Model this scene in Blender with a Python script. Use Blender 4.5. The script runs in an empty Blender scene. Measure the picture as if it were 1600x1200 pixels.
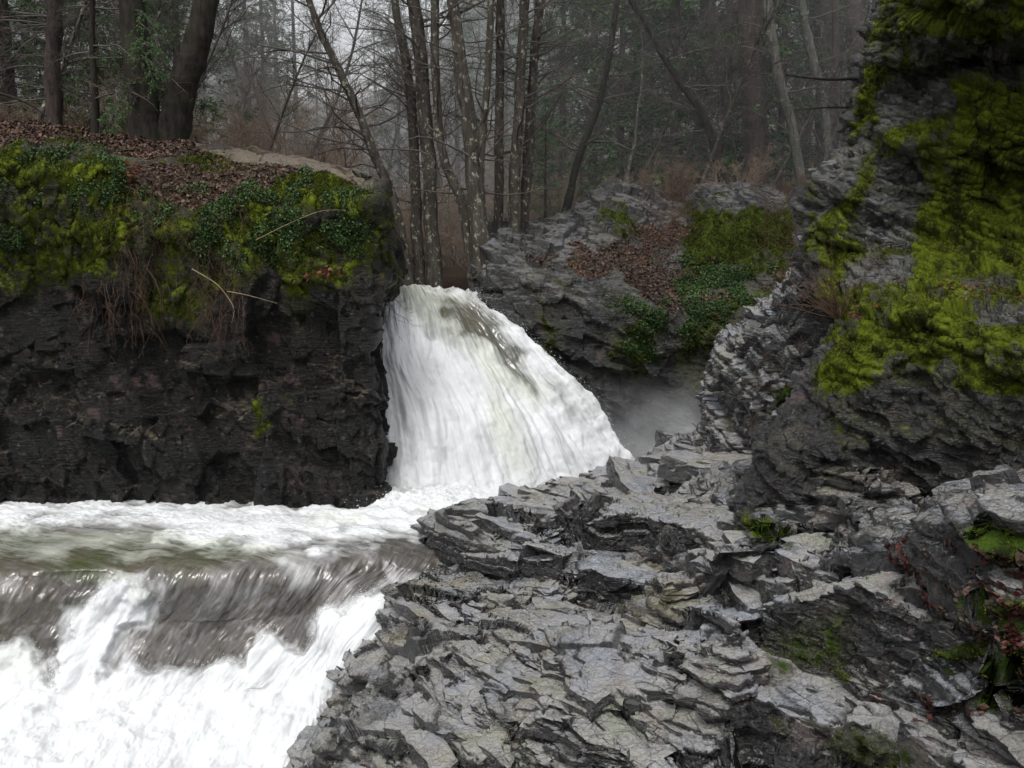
import bpy, math, random
import numpy as np
from mathutils import Vector
random.seed(7)
rng = np.random.default_rng(7)
scene = bpy.context.scene
COL = scene.collection
F32 = np.float32
# ---------------------------------------------------------------- camera model
CAMZ = 5.6
PITCH = math.atan(270/1600.0)
SP, CP = math.sin(PITCH), math.cos(PITCH)
def W(px, py, d):
    """point seen at photo pixel (px,py) at ground distance d"""
    a = (px-800)/1600.0; b = (600-py)/1600.0
    t = d/(CP+b*SP)
    return (t*a, d, CAMZ+t*(-SP+b*CP))
def Wz(px, py, z):
    a = (px-800)/1600.0; b = (600-py)/1600.0
    t = (z-CAMZ)/(-SP+b*CP)
    return (t*a, t*(CP+b*SP), z)
def proj(P):
    x, y, z = P[..., 0], P[..., 1], P[..., 2]-CAMZ
    f = np.maximum(y*CP - z*SP, 0.05)
    u = y*SP + z*CP
    return 800+1600*x/f, 600-1600*u/f
# ---------------------------------------------------------------- noise
U = np.uint32
def _h(ix, iy, iz, s):
    h = ix.astype(U)*U(374761393) + iy.astype(U)*U(668265263) + iz.astype(U)*U(2246822519) + U((s*974711+12345) & 0xFFFFFFFF)
    h = (h ^ (h >> U(13)))*U(1274126177)
    h = (h ^ (h >> U(16)))*U(2246822519)
    return h ^ (h >> U(15))
RES = 1.0
def perlin(P, s=0):
    Pf = np.floor(P).astype(np.int32); f = (P-Pf).astype(F32); Pf = Pf.astype(U)
    w = f*f*f*(f*(f*6-15)+10)
    out = np.zeros(P.shape[0], F32)
    for dx in (0, 1):
        for dy in (0, 1):
            for dz in (0, 1):
                h = _h(Pf[:, 0]+U(dx), Pf[:, 1]+U(dy), Pf[:, 2]+U(dz), s)
                gx = (h & U(1023)).astype(F32)/511.5-1; gy = ((h >> U(10)) & U(1023)).astype(F32)/511.5-1; gz = ((h >> U(20)) & U(1023)).astype(F32)/511.5-1
                g = gx*(f[:, 0]-dx)+gy*(f[:, 1]-dy)+gz*(f[:, 2]-dz)
                ww = (w[:, 0] if dx else 1-w[:, 0])*(w[:, 1] if dy else 1-w[:, 1])*(w[:, 2] if dz else 1-w[:, 2])
                out += (g*ww).astype(F32)
    return out*1.1
def fbm(P, o=4, s=0, g=0.5, l=2.03):
    r = np.zeros(P.shape[0], F32); a = 1.0; q = P.copy()
    for i in range(o):
        r += a*perlin(q, s+i*17); a *= g; q = q*l+11.3
    return r
def ridge(P, o=4, s=0):
    r = np.zeros(P.shape[0], F32); a = 1.0; q = P.copy()
    for i in range(o):
        r += a*(1-2*np.abs(perlin(q, s+i*13))); a *= 0.5; q = q*2.1+5.1
    return r
def facet(P, s=0, tilt=0.6, jit=0.42):
    """broken-block noise: each cell is a randomly offset and tilted plane. Returns value, edge distance"""
    Pf = np.floor(P-0.5).astype(np.int32); P = (P-0).astype(F32)
    n = P.shape[0]
    b1 = np.full(n, 9e9, F32); b2 = np.full(n, 9e9, F32); val = np.zeros(n, F32)
    for dx in (0, 1):
        for dy in (0, 1):
            for dz in (0, 1):
                cx, cy, cz = Pf[:, 0]+dx, Pf[:, 1]+dy, Pf[:, 2]+dz
                h = _h(cx, cy, cz, s); g = _h(cx, cy, cz, s+91)
                jx = ((h & U(1023)).astype(F32)/1023.-.5)*2*jit; jy = (((h >> U(10)) & U(1023)).astype(F32)/1023.-.5)*2*jit; jz = (((h >> U(20)) & U(1023)).astype(F32)/1023.-.5)*2*jit
                ex = P[:, 0]-(cx+.5+jx); ey = P[:, 1]-(cy+.5+jy); ez = P[:, 2]-(cz+.5+jz)
                dd = (ex*ex+ey*ey+ez*ez).astype(F32)
                v = (((g & U(1023)).astype(F32)/511.5-1) + tilt*(((g >> U(10)) & U(1023)).astype(F32)/511.5-1)*ex + tilt*(((g >> U(20)) & U(1023)).astype(F32)/511.5-1)*ey + tilt*((h & U(1023)).astype(F32)/511.5-1)*ez).astype(F32)
                m = dd < b1
                b2 = np.where(m, b1, np.minimum(b2, dd))
                val = np.where(m, v, val); b1 = np.where(m, dd, b1)
    return val, np.sqrt(b2)-np.sqrt(b1)
def ss(a, b, x):
    t = np.clip((x-a)/(b-a), 0, 1); return t*t*(3-2*t)
def unit(v):
    v = np.array(v, float); return v/np.linalg.norm(v)
# ---------------------------------------------------------------- lofts
def cr(Pc, t):
    """Catmull-Rom along axis 0 at params t in [0,1]"""
    n = Pc.shape[0]; x = t*(n-1); i = np.clip(np.floor(x).astype(int), 0, n-2); f = (x-i)
    Q = np.concatenate([2*Pc[:1]-Pc[1:2], Pc, 2*Pc[-1:]-Pc[-2:-1]], 0)
    p0, p1, p2, p3 = Q[i], Q[i+1], Q[i+2], Q[i+3]
    f = f.reshape((-1,)+(1,)*(Pc.ndim-1))
    k = 0.4
    m1 = k*(p2-p0); m2 = k*(p3-p1)
    return ((2*f**3-3*f**2+1)*p1+(f**3-2*f**2+f)*m1+(-2*f**3+3*f**2)*p2+(f**3-f**2)*m2)
def param(Pc, n, axis):
    """params spaced evenly by mean chord length"""
    d = np.linalg.norm(np.diff(Pc, axis=axis), axis=-1).mean(axis=1-axis)
    c = np.concatenate([[0], np.cumsum(d)]); c /= c[-1]
    return np.interp(np.linspace(0, 1, n), c, np.linspace(0, 1, len(c)))
def loft(rows, nr, nc, dens=None):
    nr, nc = int(nr*RES), int(nc*RES)
    Pc = np.array(rows, float)
    tr = param(Pc, nr, 0); tc = param(Pc, nc, 1)
    A = cr(Pc, tr)
    B = cr(A.transpose(1, 0, 2), tc).transpose(1, 0, 2)
    return B
def gnormals(V):
    du = np.gradient(V, axis=1); dv = np.gradient(V, axis=0)
    N = np.cross(du, dv); L = np.linalg.norm(N, axis=-1, keepdims=True)+1e-9
    return N/L
def link(o, parent=None):
    COL.objects.link(o)
    if parent is not None: o.parent = parent
    return o
def raw_mesh(name, verts, faces4=None, faces3=None, mats=(), attrs=None, smooth=False, matidx=None):
    me = bpy.data.meshes.new(name)
    verts = np.asarray(verts, F32).reshape(-1, 3)
    nl = 0; loops = []; starts = []
    if faces4 is not None and len(faces4):
        f = np.asarray(faces4, np.int32); loops.append(f.ravel()); starts.append(np.arange(len(f))*4); nl = len(f)*4
    if faces3 is not None and len(faces3):
        f = np.asarray(faces3, np.int32); loops.append(f.ravel()); starts.append(nl+np.arange(len(f))*3)
    loops = np.concatenate(loops); starts = np.concatenate(starts).astype(np.int32)
    me.vertices.add(len(verts)); me.vertices.foreach_set('co', verts.ravel())
    me.loops.add(len(loops)); me.loops.foreach_set('vertex_index', loops)
    me.polygons.add(len(starts)); me.polygons.foreach_set('loop_start', starts)
    me.update(calc_edges=True)
    if smooth: me.polygons.foreach_set('use_smooth', np.ones(len(starts), bool))
    if matidx is not None: me.polygons.foreach_set('material_index', np.asarray(matidx, np.int32))
    for m in mats: me.materials.append(m)
    for k, v in (attrs or {}).items():
        a = me.attributes.new(k, 'FLOAT', 'POINT'); a.data.foreach_set('value', np.asarray(v, F32).ravel())
    return me
def grid_faces(nr, nc):
    i = np.arange(nr*nc).reshape(nr, nc)
    return np.stack([i[:-1, :-1], i[:-1, 1:], i[1:, 1:], i[1:, :-1]], -1).reshape(-1, 4)
def tag(o, label=None, cat=None, group=None, kind=None):
    if label: o['label'] = label
    if cat: o['category'] = cat
    if group: o['group'] = group
    if kind: o['kind'] = kind
    return o
def grid_obj(name, V, mat, attrs=None, smooth=False, parent=None):
    nr, nc = V.shape[:2]
    me = raw_mesh(name, V, grid_faces(nr, nc), mats=[mat] if mat else [], attrs=attrs, smooth=smooth)
    return link(bpy.data.objects.new(name, me), parent)
def empty(name, loc=(0, 0, 0)):
    o = bpy.data.objects.new(name, None); o.location = loc; o.empty_display_size = 0.2
    return link(o)
# masks painted on surfaces by outline (photo outline, edges broken up by 3-D noise)
def polymask(P, polys, soft=12, warp=18, wscale=1.3, s=5):
    px, py = proj(P)
    n1 = fbm(P*wscale, 4, s); n2 = fbm(P*wscale+31.7, 4, s+3)
    px = px+n1*warp; py = py+n2*warp
    out = np.zeros(len(px), F32)
    for poly in polys:
        val = 1.0
        if isinstance(poly, tuple): poly, val = poly
        pts = np.array(poly, float); n = len(pts)
        inside = np.zeros(len(px), bool); dmin = np.full(len(px), 1e9)
        for i in range(n):
            x1, y1 = pts[i]; x2, y2 = pts[(i+1) % n]
            c = ((y1 > py) != (y2 > py)) & (px < (x2-x1)*(py-y1)/((y2-y1) if y2 != y1 else 1e-9)+x1)
            inside ^= c
            ex, ey = x2-x1, y2-y1; L = ex*ex+ey*ey+1e-9
            t = np.clip(((px-x1)*ex+(py-y1)*ey)/L, 0, 1)
            dmin = np.minimum(dmin, (px-x1-t*ex)**2+(py-y1-t*ey)**2)
        sd = np.sqrt(dmin)*np.where(inside, 1, -1)
        out = np.maximum(out, val*ss(-soft, soft, sd))
    return out
# ---------------------------------------------------------------- tubes and leaf scatters
class Geo:
    def __init__(s): s.v = []; s.f4 = []; s.f3 = []; s.n = 0; s.m4 = []; s.m3 = []
    def tube(s, pts, rad, k=6, mat=0, cap=False):
        pts = np.asarray(pts, float); rad = np.asarray(rad, float); n = len(pts)
        t = np.gradient(pts, axis=0); t /= np.linalg.norm(t, axis=1, keepdims=True)+1e-9
        up = np.array([0, 0, 1.]) if abs(t[0][2]) < .8 else np.array([1., 0, 0])
        a = np.cross(t, up); a /= np.linalg.norm(a, axis=1, keepdims=True)+1e-9
        b = np.cross(t, a)
        th = np.arange(k)*2*math.pi/k
        V = pts[:, None]+rad[:, None, None]*(a[:, None]*np.cos(th)[None, :, None]+b[:, None]*np.sin(th)[None, :, None])
        s.v.append(V.reshape(-1, 3))
        i = np.arange(n*k).reshape(n, k)+s.n; j = np.roll(i, -1, 1)
        f = np.stack([i[:-1], j[:-1], j[1:], i[1:]], -1).reshape(-1, 4)
        s.f4.append(f); s.m4.append(np.full(len(f), mat)); s.n += n*k
    def quads(s, V, mat=0):      # V (n,4,3)
        n = len(V); s.v.append(V.reshape(-1, 3)); f = np.arange(n*4).reshape(n, 4)+s.n
        s.f4.append(f); s.m4.append(np.full(n, mat)); s.n += n*4
    def tris(s, V, mat=0):
        n = len(V); s.v.append(V.reshape(-1, 3)); f = np.arange(n*3).reshape(n, 3)+s.n
        s.f3.append(f); s.m3.append(np.full(n, mat)); s.n += n*3
    def mesh(s, name, mats, smooth=False):
        f4 = np.concatenate(s.f4) if s.f4 else None; f3 = np.concatenate(s.f3) if s.f3 else None
        mi = np.concatenate(s.m4+s.m3)
        return raw_mesh(name, np.concatenate(s.v), f4, f3, mats, smooth=smooth, matidx=mi)
    def obj(s, name, mats, parent=None, smooth=False):
        return link(bpy.data.objects.new(name, s.mesh(name, mats, smooth)), parent)
def rdir(n, r=rng):
    v = r.normal(size=(n, 3)); return v/np.linalg.norm(v, axis=1, keepdims=True)
def leafquads(P, N, size, r=rng, flat=0.6, aspect=0.6):
    """one small leaf card per point, roughly facing N"""
    n = len(P); q = N*flat+rdir(n, r)*(1-flat)+1e-6; q /= np.linalg.norm(q, axis=1, keepdims=True)
    a = np.cross(q, rdir(n, r)); a /= np.linalg.norm(a, axis=1, keepdims=True)+1e-9; b = np.cross(q, a)
    sz = size*(0.6+0.8*r.random(n))[:, None]
    tip = a*sz; w = b*sz*aspect
    return np.stack([P-tip, P-w*1.0+tip*.1, P+tip, P+w*1.0+tip*.1], 1)
# ---------------------------------------------------------------- materials
class NT:
    def __init__(s, name):
        s.m = bpy.data.materials.new(name); s.m.use_nodes = True
        s.t = s.m.node_tree; s.t.nodes.clear(); s.out = s.t.nodes.new('ShaderNodeOutputMaterial')
        s.geo = None; s.tc = None
    def n(s, ty, **k):
        nd = s.t.nodes.new(ty)
        for a, b in k.items():
            if hasattr(nd, a) and not a.startswith('i_'): setattr(nd, a, b)
        return nd
    def l(s, a, b): s.t.links.new(a, b)
    def set(s, sock, v):
        if isinstance(v, bpy.types.NodeSocket): s.l(v, sock)
        else: sock.default_value = v
    def attr(s, name): nd = s.n('ShaderNodeAttribute'); nd.attribute_name = name; return nd.outputs['Fac']
    def pos(s):
        if not s.tc: s.tc = s.n('ShaderNodeTexCoord')
        return s.tc.outputs['Object']
    def map(s, rot=(0, 0, 0), scale=(1, 1, 1), vec=None):
        m = s.n('ShaderNodeMapping'); s.l(vec or s.pos(), m.inputs['Vector'])
        m.inputs['Rotation'].default_value = rot; m.inputs['Scale'].default_value = scale
        return m.outputs[0]
    def noise(s, scale, detail=4, rough=.55, vec=None, dist=0, out='Fac'):
        nd = s.n('ShaderNodeTexNoise'); s.l(vec or s.pos(), nd.inputs['Vector'])
        nd.inputs['Scale'].default_value = scale; nd.inputs['Detail'].default_value = detail
        nd.inputs['Roughness'].default_value = rough; nd.inputs['Distortion'].default_value = dist
        return nd.outputs[out]
    def warp(s, a, sc):
        nd = s.n('ShaderNodeVectorMath'); nd.operation = 'MULTIPLY_ADD'; s.l(s.noise(sc, 3, .5, out='Color'), nd.inputs[0]); nd.inputs[1].default_value = (a, a, a); s.l(s.pos(), nd.inputs[2]); return nd.outputs[0]
    def voro(s, scale, vec=None, feature='F1', out='Distance'):
        nd = s.n('ShaderNodeTexVoronoi'); nd.feature = feature; s.l(vec or s.pos(), nd.inputs['Vector']); nd.inputs['Scale'].default_value = scale
        return nd.outputs[out]
    def ramp(s, fac, stops, interp='LINEAR'):
        nd = s.n('ShaderNodeValToRGB'); cr_ = nd.color_ramp; cr_.interpolation = interp
        while len(cr_.elements) < len(stops): cr_.elements.new(0.5)
        for e, (p, c) in zip(cr_.elements, stops):
            e.position = p; e.color = (c[0], c[1], c[2], 1) if isinstance(c, (tuple, list)) else (c, c, c, 1)
        s.l(fac, nd.inputs['Fac']); return nd.outputs['Color']
    def mr(s, v, a, b, c=0., d=1.):
        nd = s.n('ShaderNodeMapRange'); s.set(nd.inputs['Value'], v)
        nd.inputs['From Min'].default_value = a; nd.inputs['From Max'].default_value = b
        nd.inputs['To Min'].default_value = c; nd.inputs['To Max'].default_value = d
        return nd.outputs['Result']
    def math(s, op, a, b=0., clamp=False):
        nd = s.n('ShaderNodeMath'); nd.operation = op; nd.use_clamp = clamp
        s.set(nd.inputs[0], a); s.set(nd.inputs[1], b); return nd.outputs[0]
    def mix(s, f, a, b, blend='MIX'):
        nd = s.n('ShaderNodeMix'); nd.data_type = 'RGBA'; nd.blend_type = blend
        s.set(nd.inputs['Factor'], f)
        for sk, v in ((nd.inputs[6], a), (nd.inputs[7], b)):
            if isinstance(v, (tuple, list)): v = (v[0], v[1], v[2], 1)
            s.set(sk, v)
        return nd.outputs[2]
    def mixf(s, f, a, b):
        nd = s.n('ShaderNodeMix'); nd.data_type = 'FLOAT'
        s.set(nd.inputs['Factor'], f); s.set(nd.inputs[2], a); s.set(nd.inputs[3], b); return nd.outputs[0]
    def bump(s, h, strength=.5, dist=.02, normal=None):
        nd = s.n('ShaderNodeBump'); s.l(h, nd.inputs['Height']); nd.inputs['Strength'].default_value = strength
        nd.inputs['Distance'].default_value = dist
        if normal: s.l(normal, nd.inputs['Normal'])
        return nd.outputs['Normal']
    def nz(s):
        if not s.geo: s.geo = s.n('ShaderNodeNewGeometry')
        sp = s.n('ShaderNodeSeparateXYZ'); s.l(s.geo.outputs['Normal'], sp.inputs[0]); return sp.outputs['Z']
    def bsdf(s, col, rough=.6, spec=.5, normal=None, sub=None):
        b = s.n('ShaderNodeBsdfPrincipled')
        if isinstance(col, (tuple, list)): col = (col[0], col[1], col[2], 1)
        s.set(b.inputs['Base Color'], col); s.set(b.inputs['Roughness'], rough); s.set(b.inputs['Specular IOR Level'], spec)
        if normal is not None: s.l(normal, b.inputs['Normal'])
        s.l(b.outputs[0], s.out.inputs['Surface']); s.b = b
        return b

ochre_amt = .9
def rock_material(name, dark, light, moss_a, moss_b, rot=(0, 0, 0), rough=(.28, .6), ochre=.25, fine=1.0, up=.5, lichen=.5, spec=.65, coat=.25):
    m = NT(name)
    lam = m.map(rot, (1.0, 1.0, 7.0))
    nlam = m.noise(3.2*fine, 6, .62, lam, .4)
    nblk = m.noise(1.1, 5, .6)
    nfine = m.noise(22*fine, 5, .7)
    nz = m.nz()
    tone = m.attr('tone')
    t = m.math('ADD', m.math('MULTIPLY', nlam, .75), m.math('MULTIPLY', nblk, .55))
    t = m.math('ADD', t, m.math('MULTIPLY', m.math('SUBTRACT', nfine, .5), .95))
    t = m.math('ADD', t, m.math('SUBTRACT', tone, .5))
    t = m.math('ADD', t, m.math('MULTIPLY', m.math('SUBTRACT', nz, .5), up))  # up-facing rock lighter, side faces darker, by surface normal
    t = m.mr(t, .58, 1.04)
    col = m.mix(t, dark, light)
    # rusty and yellow-grey patches
    oc = m.mr(m.noise(.9, 3, .5), .56, .70); oc = m.math('MULTIPLY', oc, m.mr(nz, .25, .75)); oc = m.math('MULTIPLY', oc, ochre)
    col = m.mix(oc, col, (.30, .26, .14))
    tint = m.ramp(m.noise(1.4, 5, .65, m.map((.3, .1, .7))), [(.32, (.80, .90, 1.08)), (.47, (1, 1, 1.02)), (.58, (.98, .95, .86)), (.70, (.78, .86, .64))])
    col = m.mix(ochre_amt, col, tint, 'MULTIPLY')
    pk = m.math('MULTIPLY', m.mr(m.noise(2.3, 4, .6, m.map((0, 0, 0), (1, 1, 1), None)), .58, .68), .3)
    col = m.mix(pk, col, (.20, .13, .12))
    # pale lichen spots scattered over the rock
    sp = m.math('MULTIPLY', m.mr(m.noise(9, 2, .5), .64, .72), lichen)
    col = m.mix(sp, col, m.mix(m.noise(5, 2), (.16, .17, .14), (.30, .30, .27)))
    cr_ = m.attr('crack')
    col = m.mix(m.mr(cr_, 0, .06, .75, 0), col, (.012, .012, .012))
    # litter
    lit = m.attr('litter'); ln = m.noise(14, 4, .7)
    litf = m.mr(m.math('ADD', lit, m.math('MULTIPLY', m.math('SUBTRACT', ln, .5), 1.2)), .42, .6)
    litc = m.ramp(m.noise(30, 3, .8), [(.3, (.018, .012, .008)), (.5, (.045, .027, .018)), (.62, (.08, .045, .030)), (.75, (.13, .09, .065))])
    col = m.mix(litf, col, litc)
    # moss
    ms = m.attr('moss'); mn = m.noise(6, 5, .65); mf = m.noise(60, 3, .7)
    msf = m.math('ADD', ms, m.math('MULTIPLY', m.math('SUBTRACT', mn, .5), 1.1))
    film = m.math('MULTIPLY', m.mr(msf, .10, .42), .85)
    col = m.mix(film, col, m.mix(nfine, (.010, .010, .004), (.045, .045, .014)))
    msf = m.mr(msf, .42, .56)
    mc = m.mix(m.mr(m.math('ADD', m.math('ADD', m.math('MULTIPLY', m.noise(2.2, 4, .6), .5), m.math('MULTIPLY', mf, .25)), m.math('MULTIPLY', m.attr('mossh'), .5)), .42, .78), moss_a, moss_b)
    mc = m.mix(m.mr(m.noise(3.7, 4, .7, m.map((0, 0, 0), (1, 1, .45))), .46, .60, 0, .85), mc, (.010, .009, .004))
    mc = m.mix(m.mr(m.math('ADD', nz, m.math('MULTIPLY', m.noise(2.6, 4, .7), .8)), .2, .85, .55, 0), mc, (.012, .016, .004))  # shade painted into the moss colour on side and down-facing surfaces
    col = m.mix(msf, col, mc)
    sft = m.math('MAXIMUM', msf, litf)
    r = m.mr(m.math('ADD', m.math('MULTIPLY', nblk, .6), m.math('MULTIPLY', nfine, .4)), .35, .65, rough[0], rough[1])
    r = m.mixf(sft, r, .95)
    h = m.math('ADD', m.math('MULTIPLY', nlam, 1.0), m.math('MULTIPLY', nfine, .45))
    vf = m.voro(9*fine, m.map(rot, (1, 1, 3.2)), out='Color')
    bw = m.n('ShaderNodeRGBToBW'); m.l(vf, bw.inputs[0]); vn = m.noise(48*fine, 3, .7)
    ck = m.mr(m.voro(2.6*fine, m.map(rot, (.6, 1.6, 2.6), m.warp(.25, 2.5)), 'DISTANCE_TO_EDGE'), 0, .035)
    ck2 = m.mr(m.voro(8*fine, m.map(rot, (1, 1, 2.2), m.warp(.08, 5)), 'DISTANCE_TO_EDGE'), 0, .05)
    col = m.mix(m.math('MULTIPLY', m.math('SUBTRACT', 1, ck), m.math('MULTIPLY', m.math('SUBTRACT', 1, sft), .15)), col, (.008, .008, .008))
    h = m.math('ADD', h, m.math('MULTIPLY', bw.outputs[0], .30)); h = m.math('ADD', h, m.math('MULTIPLY', vn, .22))
    h = m.math('ADD', h, m.math('ADD', m.math('MULTIPLY', ck, .25), m.math('MULTIPLY', ck2, .12)))
    nb = m.bump(h, 1., .07)
    nb2 = m.bump(m.math('ADD', mf, mn), 1.0, .05)
    mixn = m.n('ShaderNodeMix'); mixn.data_type = 'VECTOR'; m.l(sft, mixn.inputs['Factor']); m.l(nb, mixn.inputs[4]); m.l(nb2, mixn.inputs[5])
    m.bsdf(col, r, m.mixf(sft, spec, .12), mixn.outputs[1])
    m.set(m.b.inputs['Coat Weight'], m.mixf(sft, coat, 0.)); m.b.inputs['Coat Roughness'].default_value = .11; m.l(mixn.outputs[1], m.b.inputs['Coat Normal'])
    return m.m
def leaf_material(name, cols, scale=8, rough=.6, trans=.0, spec=.3):
    m = NT(name)
    g = m.n('ShaderNodeNewGeometry'); rnd = g.outputs['Random Per Island']
    n = len(cols); stops = [((i+.5)/n, c) for i, c in enumerate(cols)]
    col = m.ramp(rnd, stops, 'LINEAR')
    col = m.mix(m.mr(m.noise(scale*.15, 3), .35, .65, .0, .6), col, (cols[0][0]*.4, cols[0][1]*.4, cols[0][2]*.4))
    b = m.bsdf(col, rough, spec)
    return m.m
def bark_material(name, a, b_, scale=8, spots=0., rough=.85, mossy=0.):
    m = NT(name)
    v = m.map((0, 0, 0), (1, 1, .22)); n1 = m.noise(scale, 6, .7, v)
    col = m.mix(m.mr(n1, .35, .65), a, b_)
    if mossy:
        col = m.mix(m.math('MULTIPLY', m.mr(m.noise(2.5, 4, .7), .45, .62), mossy), col, (.035, .045, .012))
    if spots:
        sp = m.math('MULTIPLY', m.mr(m.noise(9, 4, .7, m.map((0, 0, 0), (1, 1, .8))), .575, .63), spots)
        col = m.mix(sp, col, (.27, .28, .20))
    m.bsdf(col, rough, .25, m.bump(n1, .8, .03))
    return m.m
M = {}
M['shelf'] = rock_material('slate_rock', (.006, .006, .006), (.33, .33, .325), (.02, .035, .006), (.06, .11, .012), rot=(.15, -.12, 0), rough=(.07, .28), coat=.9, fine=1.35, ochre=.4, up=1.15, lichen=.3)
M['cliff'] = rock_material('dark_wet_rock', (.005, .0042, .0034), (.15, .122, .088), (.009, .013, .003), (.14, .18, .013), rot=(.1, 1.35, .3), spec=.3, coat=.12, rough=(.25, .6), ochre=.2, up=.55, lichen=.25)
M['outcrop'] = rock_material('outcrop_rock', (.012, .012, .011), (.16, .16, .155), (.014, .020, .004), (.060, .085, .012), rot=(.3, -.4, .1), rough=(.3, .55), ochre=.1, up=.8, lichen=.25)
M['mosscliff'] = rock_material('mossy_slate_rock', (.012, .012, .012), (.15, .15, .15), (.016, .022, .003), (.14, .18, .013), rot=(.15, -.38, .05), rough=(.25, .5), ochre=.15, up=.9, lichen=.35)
# ---------------------------------------------------------------- rock surfaces
def frame(n, s=(1, 0, 0)):
    n = unit(n); a = np.cross(n, s); a = unit(a) if np.linalg.norm(a) > 1e-3 else np.array([0, 1., 0]); b = np.cross(a, n)
    return np.stack([b, a, n])            # rows: along strike, across, bedding normal
def strat(B, T, sharp, off):
    b = B/T+off; f = np.floor(b); r = b-f
    r = ss(1-sharp, 1, r)
    return (f+r-b+.5)*T
def rockify(V, bed=(.4, -.35, .85), blocks=(), strata=(), fb=(), seed=0, mask=None, strike=(1, 0, 0), warp=.25):
    nr, nc = V.shape[:2]; N = gnormals(V).reshape(-1, 3); P = V.reshape(-1, 3).copy()
    R = frame(bed, strike); D = np.zeros(len(P), F32); crack = np.full(len(P), 1.0, F32)
    for sc, am in fb: D += am*fbm(P*sc, 4, seed+3)
    off = 0
    Q = (P+N*D[:, None])@R.T
    wob = perlin(P*.5, seed+8)*.5
    for k, (sx, sy, sz, am, tilt) in enumerate(blocks):
        q = Q/np.array([sx, sy, sz])
        q = q+np.stack([perlin(P*.7/sx, seed+40+k), perlin(P*.7/sx+9, seed+41+k), np.zeros(len(P))], 1)*warp
        v, e = facet(q.astype(float), seed+60+k*7, tilt)
        D += am*v; crack = np.minimum(crack, e*(1.6 if k else 1.)+.02*k)
        if k == 0: off = v*.35
    nb = unit(bed); dotn = np.clip(np.abs(N@nb), .35, 1)
    for k, (T, am, sharp) in enumerate(strata):
        nd = N@nb; B = P@nb+D*nd; bb = B/T+wob*.8+off
        d = strat(B+wob*T*.8, T, sharp, off)*am
        lay = np.floor(bb).astype(np.int32); r = bb-lay
        def lr(i): return (_h(i, i*0+k, i*0, seed+5) & U(1023)).astype(F32)/511.5-1
        e = (lr(lay)+(lr(lay+1)-lr(lay))*ss(.82, 1, r))*T*.55*am
        wt = ss(.3, .65, np.abs(nd))
        D += wt*d/np.maximum(np.abs(nd), .5)*np.sign(nd+1e-6)+(1-wt)*e
        crack = np.minimum(crack, .05+np.minimum(r, 1-r)*.5)
    if mask is not None: D *= mask.ravel()
    P2 = P+N*D[:, None]
    return P2.reshape(nr, nc, 3), crack, N
def bumpify(V, w, am, sc, seed=0):
    """pillowy moss growth where w>0"""
    N = gnormals(V).reshape(-1, 3); P = V.reshape(-1, 3)
    n = np.maximum(0, ridge(P*sc, 3, seed))*.5+.35*fbm(P*sc*.4, 2, seed+5)
    global MH
    MH = np.clip(.5+.5*n, 0, 1.2)
    return (P+N*(w*am*n)[:, None]).reshape(V.shape)
def topmask(V, y1, lo):
    N = gnormals(V).reshape(-1, 3); return 1-(1-lo)*ss(.35, .75, N[:, 2])
def rows_px(rows): return [[W(*p) for p in r] for r in rows]

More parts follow.
